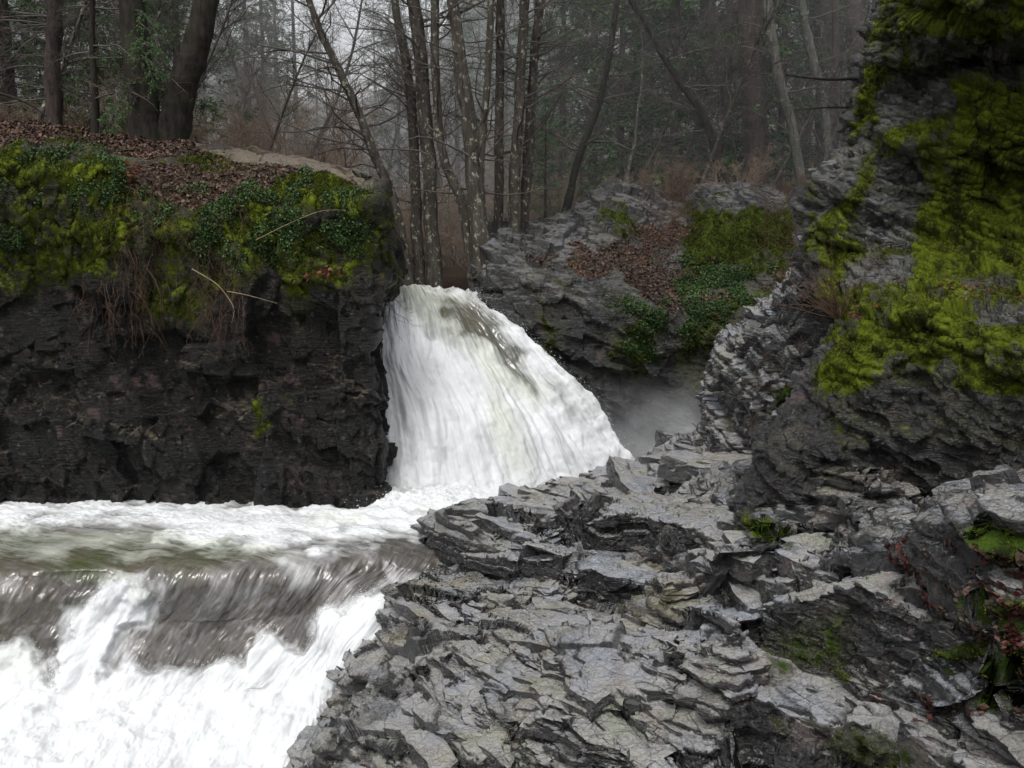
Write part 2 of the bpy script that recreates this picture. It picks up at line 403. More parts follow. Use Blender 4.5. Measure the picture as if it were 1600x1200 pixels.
# ---- left cliff -------------------------------------------------------------
cx = [-420, -200, -40, 80, 200, 320, 430, 510, 570]
def lrow(ys, ds, e1, e2, e3):
    return [W(x, y, d) for x, y, d in zip(cx, ys, ds)]+[W(*e1), W(*e2), W(*e3)]
def c9(v): return [v]*9
L = [
 lrow([850]*9, c9(19.1), (600, 850, 19.4), (604, 850, 21), (604, 850, 24)),
 lrow([800]*9, c9(19.0), (600, 800, 19.3), (604, 800, 21), (604, 800, 24)),
 lrow([740]*9, [18.8, 18.9, 18.9, 19, 19, 19, 19, 19, 19.0], (603, 740, 19.4), (606, 740, 21), (606, 740, 24)),
 lrow([660]*9, [18.8, 18.9, 19, 19.1, 19, 19, 18.9, 18.9, 19.0], (600, 660, 19.4), (603, 660, 21), (603, 660, 24)),
 lrow([610]*9, [19.0, 19.1, 19.2, 19.3, 19.2, 19.1, 19, 19.0, 19.1], (588, 610, 19.5), (593, 610, 21), (593, 610, 24)),
 lrow([540]*9, [19.3, 19.4, 19.5, 19.5, 19.3, 19.2, 19.1, 19.0, 19.1], (583, 540, 19.6), (587, 540, 21), (587, 540, 24)),
 lrow([470]*9, [19.4, 19.5, 19.6, 19.4, 19.2, 19.0, 18.9, 18.9, 19.1], (586, 470, 19.6), (589, 470, 21), (589, 470, 24)),
 lrow([440, 440, 440, 440, 440, 440, 440, 438, 438], [19.2, 19.3, 19.4, 19.2, 19.0, 18.9, 18.9, 18.9, 19.0], (604, 436, 19.5), (606, 436, 21), (606, 436, 24)),
 lrow([370]*6+[370, 370, 370], [18.9, 18.9, 19.0, 19.0, 19.0, 18.9, 18.9, 18.9, 19.0], (602, 372, 19.6), (604, 372, 21), (600, 372, 24)),
 lrow([300, 300, 300, 300, 312, 325, 322, 320, 318], [18.7, 18.7, 18.7, 18.8, 19.2, 19.2, 19.1, 19.0, 19.1], (588, 330, 19.6), (590, 330, 21), (588, 340, 24)),
 lrow([240, 238, 236, 240, 262, 280, 278, 276, 290], [19.0, 19, 19.1, 19.2, 19.6, 19.7, 19.6, 19.5, 19.6], (572, 298, 20), (572, 300, 21.3), (570, 320, 24)),
 lrow([205, 206, 206, 210, 228, 238, 244, 258, 276], [20.4, 20.4, 20.5, 20.6, 20.9, 21, 20.9, 20.8, 20.5], (566, 288, 21), (566, 292, 22), (564, 325, 24)),
 lrow([190, 192, 196, 202, 222, 232, 242, 262, 285], [22.5]*9, (562, 300, 22.5), (562, 310, 23.3), (560, 345, 25)),
 lrow([192, 194, 198, 204, 226, 246, 262, 290, 320], [26]*9, (562, 345, 26), (562, 350, 26.5), (560, 370, 27.5)),
 lrow([200, 202, 205, 212, 240, 270, 295, 330, 360], [31]*9, (562, 380, 31), (562, 384, 31.5), (560, 390, 32)),
]
V = loft(L, 780, 760)
V, crack, _ = rockify(V, bed=(-.1, -.25, .95), blocks=((1.3, 1.2, 2.2, .20, .8), (.5, .5, .85, .085, 1.1), (.18, .2, .28, .03, 1.1)), strata=((1.1, .12, .2),), fb=((.35, .28),), seed=11, mask=topmask(V, 24, .3))
P = V.reshape(-1, 3)
moss = polymask(P, [([(-400, 200), (0, 212), (200, 245), (330, 238), (470, 262), (575, 280), (625, 330), (625, 450), (570, 440), (500, 440), (470, 520), (410, 420), (300, 520), (250, 500), (190, 430), (60, 470), (-400, 470)], .50),
    ([(0, 230), (120, 235), (190, 260), (200, 320), (160, 340), (120, 290), (0, 290)], .95), ([(300, 238), (420, 250), (420, 278), (310, 265)], .95), ([(455, 262), (570, 285), (575, 350), (500, 330), (450, 290)], .95),
    ([(370, 290), (440, 295), (440, 370), (400, 410), (370, 350)], .95), ([(460, 350), (500, 360), (490, 420), (450, 400)], .9), ([(60, 340), (200, 350), (190, 440), (40, 440)], .8), ([(260, 350), (310, 350), (300, 380), (260, 380)], .8),
    ([(400, 640), (430, 640), (425, 680), (395, 670)], .9), ([(220, 460), (300, 455), (300, 510), (230, 500)], .75)], soft=24, warp=52, wscale=1.3)
N = gnormals(V).reshape(-1, 3)
moss = moss*np.clip(.93+.55*fbm(P*1.4, 4, 88), .4, 1.1)
V = bumpify(V, moss, .12, 3.2, 3)
N = gnormals(V).reshape(-1, 3); P = V.reshape(-1, 3)
px, py = proj(P)
litter = polymask(P, [([(-400, 100), (-400, 240), (0, 230), (90, 226), (200, 246), (290, 250), (330, 264), (430, 285), (520, 268), (560, 270), (560, 240), (300, 200), (0, 150)], .60),
    ([(180, 250), (240, 250), (420, 270), (430, 300), (380, 310), (370, 340), (320, 330), (250, 310), (200, 300)], .58)], soft=10, warp=20)
litter = np.maximum(litter, .9*ss(21.5, 22.5, P[:, 1])*(N[:, 2] > .3))
moss = moss*(1-.9*ss(.45, .7, litter)*ss(.2, .5, fbm(P*1.1, 3, 77)+.45))
moss = moss*(1-ss(22, 24, P[:, 1])*.7)
rim = polymask(P, [[(300, 212), (400, 222), (480, 236), (580, 276), (580, 300), (500, 268), (420, 252), (390, 252), (310, 236)]], soft=5, warp=8)
litter = litter*(1-rim); moss = moss*(1-rim)
tone = .38+.12*fbm(P*.8, 3, 9)+.0*py
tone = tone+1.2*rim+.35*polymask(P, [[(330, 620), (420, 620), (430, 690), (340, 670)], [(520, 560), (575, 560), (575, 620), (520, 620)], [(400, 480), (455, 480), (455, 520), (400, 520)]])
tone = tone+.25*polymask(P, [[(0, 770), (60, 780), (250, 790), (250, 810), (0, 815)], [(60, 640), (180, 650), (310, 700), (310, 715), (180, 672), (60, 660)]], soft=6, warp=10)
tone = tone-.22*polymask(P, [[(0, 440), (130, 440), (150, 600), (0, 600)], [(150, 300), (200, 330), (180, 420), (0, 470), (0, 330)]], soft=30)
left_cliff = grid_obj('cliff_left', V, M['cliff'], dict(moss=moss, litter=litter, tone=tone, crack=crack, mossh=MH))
tag(left_cliff, 'dark wet rock cliff with a mossy overgrown rim left of the waterfall', 'cliff', kind='structure')
LV, LN, Lmoss, Llit = P, N, moss, litter

# ---- middle outcrop right of the fall ---------------------------------------
O = [
 [(690, 860, 24), (760, 860, 24), (830, 850, 24), (900, 850, 24), (960, 850, 24), (1010, 850, 24), (1080, 850, 24), (1150, 850, 24), (1220, 850, 24), (1300, 850, 24), (1450, 850, 24)],
 [(690, 640, 24), (760, 640, 24), (830, 650, 23.8), (900, 660, 23.6), (960, 700, 23.7), (1010, 720, 24), (1080, 720, 24), (1150, 720, 24), (1220, 720, 24), (1300, 720, 24), (1450, 720, 24)],
 [(700, 560, 24.5), (760, 560, 23.9), (830, 570, 23.5), (900, 590, 23.4), (960, 620, 23.7), (1010, 620, 24.2), (1080, 620, 24.3), (1150, 620, 24), (1220, 620, 24), (1300, 620, 24), (1450, 620, 24)],
 [(728, 480, 24.6), (765, 490, 23.8), (830, 500, 23.5), (900, 520, 23.5), (960, 540, 23.7), (1010, 545, 24), (1080, 545, 24.2), (1150, 545, 24), (1220, 545, 24), (1300, 545, 24), (1450, 545, 24)],
 [(738, 440, 24.8), (765, 435, 24.1), (830, 440, 23.7), (900, 460, 23.7), (960, 475, 23.8), (1010, 480, 24), (1080, 490, 24.2), (1150, 490, 24), (1220, 490, 24), (1300, 490, 24), (1450, 490, 24)],
 [(745, 405, 25), (775, 395, 24.8), (835, 405, 24.7), (900, 425, 24.6), (960, 440, 24.6), (1010, 450, 24.8), (1080, 450, 25), (1150, 445, 24.8), (1220, 450, 24.6), (1300, 440, 24.6), (1450, 440, 24.6)],
 [(752, 385, 25.8), (785, 366, 25.5), (840, 372, 25.7), (900, 375, 25.8), (960, 385, 26), (1010, 395, 26.2), (1080, 380, 26), (1150, 375, 25.4), (1220, 385, 25.2), (1300, 380, 25.2), (1450, 380, 25.2)],
 [(760, 382, 27), (795, 360, 27), (842, 356, 27), (900, 330, 27.3), (960, 325, 27.5), (1010, 335, 28), (1070, 340, 27.5), (1110, 305, 26.6), (1180, 305, 26.3), (1250, 330, 26.3), (1450, 340, 26.3)],
 [(765, 395, 28), (800, 368, 28), (850, 350, 28), (895, 325, 28.3), (945, 300, 28.6), (1005, 299, 29.2), (1065, 318, 29), (1108, 290, 27.6), (1180, 287, 27.2), (1250, 318, 27.2), (1450, 330, 27.2)],
 [(765, 430, 31), (800, 410, 31), (850, 390, 31), (895, 370, 31.3), (945, 340, 31.6), (1005, 320, 32.2), (1065, 325, 32), (1108, 305, 31), (1180, 305, 31), (1250, 320, 31), (1450, 330, 31)],
]
V = loft(rows_px(O), 560, 680)
V, crack, _ = rockify(V, bed=(.38, -.3, .87), blocks=((1.6, 1.1, .9, .17, .7), (.55, .35, .3, .09, .9), (.2, .15, .12, .03, 1)), strata=((.5, .2, .2), (.12, .2, .3)), fb=((.4, .35),), seed=23, mask=1-.7*polymask(V.reshape(-1, 3), [[(870, 370), (960, 380), (1060, 320), (1250, 320), (1260, 500), (1120, 500), (1040, 490), (960, 450), (880, 420)]], soft=15))
P = V.reshape(-1, 3); N = gnormals(V).reshape(-1, 3)
moss = polymask(P, [([(1065, 330), (1130, 318), (1230, 320), (1250, 400), (1180, 430), (1100, 440), (1060, 420), (1080, 370)], .95), ([(930, 320), (1000, 345), (1010, 375), (940, 370)], .7),
   ([(800, 440), (860, 480), (880, 560), (840, 540), (830, 480)], .7), ([(960, 460), (1050, 500), (1000, 600), (950, 560)], .6), ([(1100, 440), (1250, 420), (1250, 620), (1140, 600), (1060, 620), (1040, 540)], .5), ([(860, 400), (900, 415), (880, 445), (860, 430)], .8)], soft=26, warp=48, wscale=1.1)
litter = polymask(P, [([(870, 370), (960, 380), (1060, 320), (1080, 360), (1060, 400), (1150, 450), (1120, 500), (1040, 490), (960, 450), (880, 420)], .50), ([(820, 380), (850, 380), (880, 420), (850, 410)], .7), ([(1170, 440), (1260, 400), (1260, 480)], .7)], soft=26, warp=45, wscale=1.2)
litter *= ss(.1, .5, N[:, 2]); 
moss = moss*np.clip(.93+.55*fbm(P*1.4, 4, 88), .4, 1.1)
V = bumpify(V, moss, .08, 3.2, 4); P = V.reshape(-1, 3); N = gnormals(V).reshape(-1, 3)
px, py = proj(P)
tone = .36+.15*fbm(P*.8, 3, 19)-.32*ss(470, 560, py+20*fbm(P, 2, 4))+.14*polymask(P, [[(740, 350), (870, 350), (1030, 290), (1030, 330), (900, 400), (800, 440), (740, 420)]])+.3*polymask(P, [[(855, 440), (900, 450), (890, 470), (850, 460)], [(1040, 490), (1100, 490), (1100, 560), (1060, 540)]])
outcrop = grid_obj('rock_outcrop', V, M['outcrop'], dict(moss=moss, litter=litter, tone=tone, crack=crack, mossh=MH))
tag(outcrop, 'layered grey rock outcrop with moss and a leafy slope between the waterfall and the right cliff', 'rock outcrop', kind='structure')
OV, ON, Omoss, Olit = P, N, moss, litter

# ---- pillar of pale slate below the right cliff ------------------------------
Q_ = [
 [(1000, 800, 19), (1035, 800, 18.2), (1090, 820, 17), (1150, 850, 15.5), (1200, 860, 14.6), (1260, 860, 14.2), (1340, 860, 14)],
 [(1045, 720, 20.5), (1060, 715, 19.5), (1100, 720, 18.2), (1150, 740, 17), (1200, 740, 16), (1260, 740, 15.4), (1340, 740, 15)],
 [(1085, 675, 20.5), (1092, 670, 19.2), (1120, 670, 18.2), (1155, 670, 17.3), (1200, 670, 16.3), (1260, 670, 15.5), (1340, 670, 15)],
 [(1108, 640, 20), (1114, 630, 18.8), (1135, 625, 18), (1165, 625, 17.2), (1200, 620, 16.4), (1260, 620, 15.6), (1340, 620, 15)],
 [(1118, 580, 20), (1124, 570, 18.6), (1145, 565, 17.9), (1170, 560, 17.3), (1200, 560, 16.5), (1260, 560, 15.8), (1340, 560, 15)],
 [(1128, 550, 20), (1134, 538, 18.6), (1155, 530, 18), (1178, 530, 17.3), (1210, 525, 16.6), (1260, 530, 15.9), (1340, 530, 15)],
 [(1150, 540, 20.3), (1155, 528, 19), (1172, 515, 18.2), (1190, 495, 17.4), (1220, 485, 16.8), (1265, 490, 16), (1340, 490, 15)],
 [(1178, 510, 20.3), (1184, 495, 19), (1196, 475, 18), (1208, 455, 17.4), (1235, 445, 16.8), (1270, 440, 16), (1340, 440, 15)],
 [(1210, 500, 21), (1220, 480, 19.6), (1228, 450, 18.6), (1240, 425, 17.8), (1255, 405, 17), (1280, 400, 16.2), (1340, 400, 15.4)],
 [(1240, 520, 22), (1250, 500, 21), (1258, 470, 20), (1262, 440, 19), (1275, 410, 18.4), (1300, 390, 17.5), (1340, 380, 16.6)],
]
V = loft(rows_px(Q_), 460, 380)
MH = 0
V, crack, _ = rockify(V, bed=(.45, -.25, .85), blocks=((.7, .5, .5, .13, .9), (.3, .22, .2, .06, 1), (.12, .1, .08, .02, 1)), strata=((.30, .8, .3), (.09, .6, .35)), fb=((.6, .25),), seed=31)
P = V.reshape(-1, 3); N = gnormals(V).reshape(-1, 3)
moss = polymask(P, [([(1215, 610), (1260, 600), (1270, 650), (1220, 660)], .7), ([(1120, 650), (1150, 660), (1140, 680)], .5)], soft=10)
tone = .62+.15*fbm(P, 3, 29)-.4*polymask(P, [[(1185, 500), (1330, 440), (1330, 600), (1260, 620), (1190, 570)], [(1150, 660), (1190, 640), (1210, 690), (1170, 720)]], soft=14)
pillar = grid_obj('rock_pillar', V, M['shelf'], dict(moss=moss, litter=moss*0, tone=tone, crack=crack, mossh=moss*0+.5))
tag(pillar, 'pale broken slate pillar rising from the shelf at the foot of the right cliff, beside the mist', 'rock pillar', kind='structure')
QV, QN = P, N

# ---- right cliff --------------------------------------------------------------
R_ = [
 [(1220, 960, 16), (1168, 940, 13), (1230, 940, 12.3), (1330, 940, 12), (1430, 940, 11.6), (1530, 940, 11.3), (1680, 940, 10.6), (2000, 940, 9.6)],
 [(1215, 840, 16), (1166, 835, 13), (1230, 838, 12.3), (1330, 840, 12), (1430, 838, 11.7), (1530, 830, 11.4), (1680, 830, 10.6), (2000, 830, 9.6)],
 [(1215, 760, 16), (1167, 765, 13), (1230, 765, 12.3), (1330, 760, 12), (1430, 760, 11.7), (1530, 760, 11.3), (1680, 760, 10.6), (2000, 760, 9.6)],
 [(1225, 700, 16), (1178, 695, 13), (1235, 690, 12.3), (1330, 690, 12), (1430, 690, 11.6), (1530, 690, 11.2), (1680, 690, 10.5), (2000, 690, 9.6)],
 [(1255, 640, 16), (1215, 640, 13.1), (1260, 630, 12.4), (1335, 630, 12), (1430, 630, 11.7), (1530, 630, 11.2), (1680, 630, 10.5), (2000, 630, 9.6)],
 [(1290, 590, 16), (1256, 588, 13.2), (1285, 570, 12.5), (1345, 560, 12.1), (1430, 560, 11.8), (1530, 560, 11.3), (1680, 560, 10.6), (2000, 560, 9.7)],
 [(1315, 540, 16), (1288, 535, 13.4), (1315, 510, 12.8), (1360, 500, 12.4), (1430, 500, 12), (1530, 500, 11.6), (1680, 490, 10.9), (2000, 490, 10)],
 [(1320, 500, 16.5), (1308, 498, 14), (1330, 470, 13.4), (1375, 465, 13), (1440, 470, 12.7), (1530, 470, 12.3), (1680, 460, 11.7), (2000, 460, 11)],
 [(1285, 480, 18), (1268, 450, 15.4), (1320, 430, 14.6), (1380, 425, 14.2), (1440, 430, 13.9), (1530, 430, 13.5), (1680, 420, 12.8), (2000, 420, 12)],
 [(1275, 430, 18), (1254, 400, 15.8), (1310, 385, 15.1), (1380, 380, 14.8), (1450, 375, 14.5), (1540, 370, 14.2), (1690, 360, 13.4), (2000, 360, 12.6)],
 [(1280, 370, 18.5), (1262, 350, 16), (1310, 335, 15.4), (1375, 325, 15), (1450, 310, 14.8), (1540, 300, 14.5), (1690, 290, 13.6), (2000, 290, 12.8)],
 [(1295, 300, 18.8), (1280, 290, 16.2), (1325, 270, 15.5), (1385, 255, 15), (1455, 240, 14.6), (1540, 230, 14.2), (1690, 220, 13.4), (2000, 220, 12.6)],
 [(1345, 240, 18.8), (1332, 220, 16.2), (1370, 205, 15.5), (1420, 190, 15), (1470, 175, 14.7), (1540, 165, 14.3), (1690, 160, 13.4), (2000, 160, 12.6)],
 [(1350, 170, 18.8), (1342, 150, 16.2), (1378, 140, 15.6), (1420, 130, 15.2), (1475, 120, 15), (1545, 115, 14.7), (1690, 110, 13.8), (2000, 110, 13)],
 [(1352, 110, 18.8), (1346, 95, 16.2), (1380, 90, 15.5), (1420, 90, 15), (1475, 85, 14.9), (1545, 85, 14.8), (1690, 80, 14), (2000, 80, 13)],
 [(1375, 50, 18.8), (1364, 45, 16.2), (1392, 45, 15.2), (1430, 40, 14.3), (1480, 40, 13.8), (1545, 40, 13.5), (1690, 40, 12.8), (2000, 40, 12)],
 [(1398, -10, 18.8), (1386, -20, 16.2), (1410, -30, 15), (1440, -50, 13.8), (1485, -60, 13.3), (1545, -60, 13), (1690, -60, 12.4), (2000, -60, 11.6)],
 [(1430, -120, 18.8), (1420, -140, 16.2), (1440, -150, 15.2), (1460, -180, 14.2), (1500, -200, 13.8), (1560, -210, 13.4), (1690, -220, 12.8), (2000, -220, 12)],
 [(1500, -260, 20), (1500, -300, 18), (1520, -330, 17), (1540, -350, 16.5), (1570, -380, 16), (1620, -400, 16), (1740, -420, 15.5), (2000, -430, 15)],
 [(1560, -260, 26), (1560, -280, 25), (1580, -300, 24), (1600, -320, 23), (1630, -340, 22), (1680, -360, 22), (1780, -380, 21), (2000, -400, 20)],
]
V = loft(rows_px(R_), 1150, 640)
Vp = V.reshape(-1, 3)
V, crack, _ = rockify(V, bed=(.32, -.22, .92), blocks=((1.4, 1.0, .7, .12, .7), (.5, .35, .22, .075, 1.1), (.16, .12, .08, .028, 1.1)), strata=((.36, .3, .2), (.1, .5, .25)), fb=((.4, .35), (1.6, .07)), seed=47)
P = V.reshape(-1, 3); N = gnormals(V).reshape(-1, 3)
moss = polymask(P, [([(1345, 60), (1400, -20), (2500, -200), (2500, 830), (2500, 720), (1480, 700), (1340, 680), (1290, 580), (1300, 500), (1260, 420), (1260, 300), (1300, 280), (1340, 150)], .60),
   ([(1410, 0), (2500, -30), (2500, 60), (1500, 70), (1430, 40)], .8), ([(1500, 130), (2500, 100), (2500, 420), (1540, 380), (1420, 350), (1430, 280)], .92), ([(1420, 300), (2500, 260), (2500, 480), (1500, 440), (1400, 400)], .9),
   ([(1400, 470), (1480, 460), (1600, 500), (1600, 600), (1500, 560), (1420, 540)], .8), ([(1340, 510), (1370, 520), (1350, 720), (1290, 660), (1275, 590), (1310, 540)], .93), ([(1310, 470), (1370, 440), (1350, 490)], .9), ([(1500, 560), (2500, 560), (2500, 640), (1560, 660)], .7),
   ([(1340, 100), (1400, 80), (1370, 190), (1345, 250), (1335, 200)], .85), ([(1275, 330), (1300, 350), (1270, 400), (1255, 380)], .8),
   ([(1150, 800), (1240, 815), (1240, 850), (1160, 840)], .95), ([(1450, 780), (2500, 800), (2500, 860), (1500, 830)], .7)], soft=22, warp=45, wscale=1.6)
bare = polymask(P, [[(1380, 130), (1450, 110), (1500, 150), (1490, 180), (1370, 200)], [(1290, 250), (1370, 190), (1330, 300), (1270, 350)], [(1320, 410), (1430, 395), (1420, 440), (1320, 450)], [(1350, 300), (1430, 280), (1440, 380), (1340, 380)], [(1420, 60), (1600, 60), (1600, 130), (1430, 110)], [(1370, 250), (1430, 220), (1450, 300), (1360, 300)], [(1530, 480), (1600, 480), (1600, 510), (1530, 510)], [(1350, 600), (2500, 680), (2500, 780), (1180, 780), (1180, 680), (1280, 640)]], soft=10, warp=14)
moss = moss*(1-.55*bare)
moss = moss*np.clip(.93+.55*fbm(P*1.4, 4, 88), .4, 1.1)
V = bumpify(V, moss, .055, 4.5, 6); P = V.reshape(-1, 3); N = gnormals(V).reshape(-1, 3)
litter = polymask(P, [([(1390, 440), (1450, 440), (1560, 440), (1600, 470), (1460, 470)], .5), ([(1310, 490), (1380, 470), (1360, 510)], .5)], soft=10)*ss(.3, .7, N[:, 2])
tone = .40+.2*fbm(P*.8, 3, 39)
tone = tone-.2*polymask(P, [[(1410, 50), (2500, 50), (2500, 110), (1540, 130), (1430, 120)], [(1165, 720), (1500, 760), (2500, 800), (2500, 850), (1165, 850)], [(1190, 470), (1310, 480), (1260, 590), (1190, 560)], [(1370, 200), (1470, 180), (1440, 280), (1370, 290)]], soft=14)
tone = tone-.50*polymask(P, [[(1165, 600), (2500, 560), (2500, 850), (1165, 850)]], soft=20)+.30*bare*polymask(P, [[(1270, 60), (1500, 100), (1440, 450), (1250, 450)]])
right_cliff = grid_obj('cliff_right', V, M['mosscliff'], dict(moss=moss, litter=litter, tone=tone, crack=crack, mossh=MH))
tag(right_cliff, 'towering moss covered slate cliff with a mossy ledge at the right edge', 'cliff', kind='structure')
RV, RN, Rmoss, Rlit = P, N, moss, litter
# ---- foreground slate shelf ---------------------------------------------------
S_ = [
 [(560,830,-1.5),(660,825,-.8),(760,800,-.5),(850,780,-.4),(940,750,-.3),(1030,710,-.2),(1075,680,.2),(1150,700,.8),(1220,760,1.2),(1350,800,1.5),(1500,800,2.0),(1700,800,2.4)],
 [(570,858,-.6),(668,842,.0),(760,815,.2),(850,796,.35),(935,768,.5),(1020,728,.75),(1078,698,1.1),(1150,760,1.3),(1200,830,1.45),(1350,830,1.85),(1500,830,2.25),(1700,840,2.7)],
 [(540,905,-1.2),(700,905,-.4),(790,900,-.1),(880,880,.05),(960,860,.1),(1040,870,.3),(1110,880,.5),(1170,880,.85),(1230,880,1.2),(1380,890,1.6),(1520,890,2.1),(1720,900,2.6)],
 [(540,960,-1.5),(640,960,-.5),(740,960,-.25),(850,960,.0),(940,960,.1),(1030,965,.3),(1110,970,.5),(1180,980,.7),(1260,980,.8),(1400,980,1.3),(1540,980,1.9),(1740,990,2.4)],
 [(520,1050,-1.9),(580,1030,-.9),(700,1030,-.35),(820,1030,-.1),(920,1040,.1),(1010,1050,.3),(1100,1050,.4),(1190,1060,.5),(1280,1060,.8),(1420,1070,1.2),(1560,1070,1.7),(1760,1080,2.2)],
 [(500,1130,-2.2),(550,1120,-1.2),(660,1110,-.55),(780,1120,-.25),(880,1130,.0),(980,1130,.15),(1080,1130,.3),(1190,1130,.3),(1290,1150,.4),(1440,1150,.9),(1590,1150,1.5),(1780,1160,2.0)],
 [(440,1240,-2.4),(510,1210,-1.2),(620,1210,-.7),(740,1210,-.45),(860,1210,-.2),(960,1210,-.05),(1070,1210,.05),(1180,1220,.0),(1300,1230,.1),(1460,1230,.5),(1600,1230,1.1),(1800,1230,1.8)],
 [(400,1330,-2.6),(480,1330,-1.6),(600,1330,-.9),(720,1330,-.6),(850,1330,-.35),(960,1330,-.15),(1070,1330,.0),(1180,1330,-.1),(1300,1330,-.1),(1460,1330,.2),(1600,1330,.8),(1850,1330,1.6)],
 [(300,1500,-2.8),(420,1500,-2.0),(560,1500,-1.2),(700,1500,-.8),(850,1500,-.5),(980,1500,-.3),(1100,1500,-.2),(1220,1500,-.2),(1350,1500,-.2),(1500,1500,.1),(1680,1500,.6),(2000,1500,1.4)],
]
V = loft([[Wz(*p) for p in r+[(r[-1][0]+550, r[-1][1]+15, r[-1][2]+.7)]] for r in S_], 1150, 1500)
def ledge(V, pts, H, L=1.5, w=.10):
    pr = V.copy(); pr[..., 2] += H; qx, qy = proj(pr.reshape(-1, 3)); XY = V.reshape(-1, 3)[:, :2]
    line = []
    for (a, b) in pts:
        line.append(XY[np.argmin((qx-a)**2+(qy-b)**2)])
    line = np.array(line); P = V.reshape(-1, 3)
    wx = fbm(P*1.3, 3, int(pts[0][0])); wy = fbm(P*1.3+7, 3, int(pts[0][0]))
    X = P[:, 0]+.14*wx; Y = P[:, 1]+.14*wy
    best = np.full(len(P), 1e9); sd = np.zeros(len(P)); tt = np.zeros(len(P)); n = len(line)-1
    for i in range(n):
        (x1, y1), (x2, y2) = line[i], line[i+1]; ex, ey = x2-x1, y2-y1; L2 = ex*ex+ey*ey+1e-9
        t = ((X-x1)*ex+(Y-y1)*ey)/L2; tc = np.clip(t, 0, 1)
        dx = X-x1-tc*ex; dy = Y-y1-tc*ey; dd = dx*dx+dy*dy
        side = np.sign(ex*(Y-y1)-ey*(X-x1)); m = dd < best
        best = np.where(m, dd, best); sd = np.where(m, np.sqrt(dd)*side, sd); tt = np.where(m, (i+t), tt)
    env = ss(-.25, .12, tt/n)*ss(1.25, .88, tt/n)
    rise = ss(-w, w, sd)*np.exp(-np.maximum(sd-.25, 0)/L)*env
    V2 = V.copy(); V2[..., 2] += (H*rise).reshape(V.shape[:2])
    global FACE
    FACE = np.maximum(FACE, ss(-w*2.2, -w*.6, sd)*ss(w*1.1, w*.1, sd)*env*min(1, H/.4)); return V2
FACE = np.zeros(V.shape[0]*V.shape[1])
LEDGES = [
 ([(668,845),(740,868),(840,872),(900,862),(930,850)], .32, 1.2),
 ([(912,822),(960,803),(1045,812),(1110,842),(1205,868)], .62, 1.5),
 ([(905,893),(950,872),(1035,900),(1085,925)], .38, .5),
 ([(1100,972),(1130,960),(1170,1000)], .28, .35),
 ([(820,930),(850,915),(880,925)], .16, .3),
 ([(1268,872),(1300,862),(1335,880)], .25, .35),
 ([(1184,947),(1240,938),(1311,921),(1337,910),(1397,944),(1470,978),(1540,1005)], .62, 1.4),
 ([(985,975),(1040,1003),(1100,1018),(1195,1038)], .26, 1.0),
 ([(1142,1096),(1165,1082),(1240,1116),(1300,1135),(1337,1127),(1390,1157),(1468,1180),(1520,1215)], .75, 1.4),
 ([(660,1065),(725,1105),(762,1120),(800,1154),(880,1210)], .2, .9),
 ([(818,1127),(875,1120),(912,1157),(968,1172),(1020,1210)], .28, .9),
 ([(762,1005),(818,1022),(875,1045),(912,1079),(975,1100)], .18, .9),
 ([(572,962),(600,955),(640,962),(665,985)], .28, .8),
 ([(545,1075),(590,1040),(640,1050),(690,1085)], .22, .7),
 ([(495,1185),(560,1160),(640,1150),(720,1180)], .28, .9),
 ([(1040,925),(1090,905),(1150,900)], .15, .6),
]
for p, H, L_ in LEDGES: V = ledge(V, p, H*1.15, L_, .07)
BASE = V.copy()
STRIKE = (math.cos(math.radians(-52)), math.sin(math.radians(-52)), -.05)
V, crack, _ = rockify(V, bed=(-.22, -.18, 1), blocks=((2.8, .60, .6, .14, .45), (1.0, .26, .25, .05, .6), (.35, .14, .12, .012, .8)), strata=((.24, .6, .15), (.07, .5, .2)), fb=((.5, .10),), seed=53, strike=STRIKE, warp=.10)
P = V.reshape(-1, 3); N = gnormals(V).reshape(-1, 3)
px, py = proj(P)
moss = polymask(P, [([(1160,805),(1235,825),(1235,850),(1160,840)], .95), ([(1480,820),(2300, 830),(2300, 900),(1560,880)], .7), ([(1430,1020),(1560,1000),(2300, 1030),(2300, 1080),(1500,1060)], .72), ([(1290,905),(1330,900),(1330,920),(1290,920)], .6), ([(1500,940),(2300, 900),(2300, 1000),(1560,990)], .55),
   ([(1180,1000),(1260,1040),(1190,1050)], .55), ([(1350,1160),(1450,1180),(1440,1200),(1350,1190)], .6), ([(1500,1080),(1620,1060),(2300, 1110),(1540,1110)], .6)], soft=12, warp=22, wscale=2.5)
litter = polymask(P, [([(1370,850),(2300, 830),(2300, 1120),(1560,1060),(1530,1000),(1440,950),(1380,900)], .56), ([(1380,1090),(1560,1080),(1600,1120),(1400,1130)], .5)], soft=16, warp=22, wscale=2.5)*ss(.2, .6, N[:, 2])
V = bumpify(V, moss, .05, 5, 6); P = V.reshape(-1, 3); N = gnormals(V).reshape(-1, 3)
tone = .56+.24*fbm(P*.7, 3, 59)+.06*fbm(P*3, 2, 5)
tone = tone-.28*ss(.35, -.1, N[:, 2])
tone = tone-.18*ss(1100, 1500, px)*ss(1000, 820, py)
tone = tone-.12*FACE

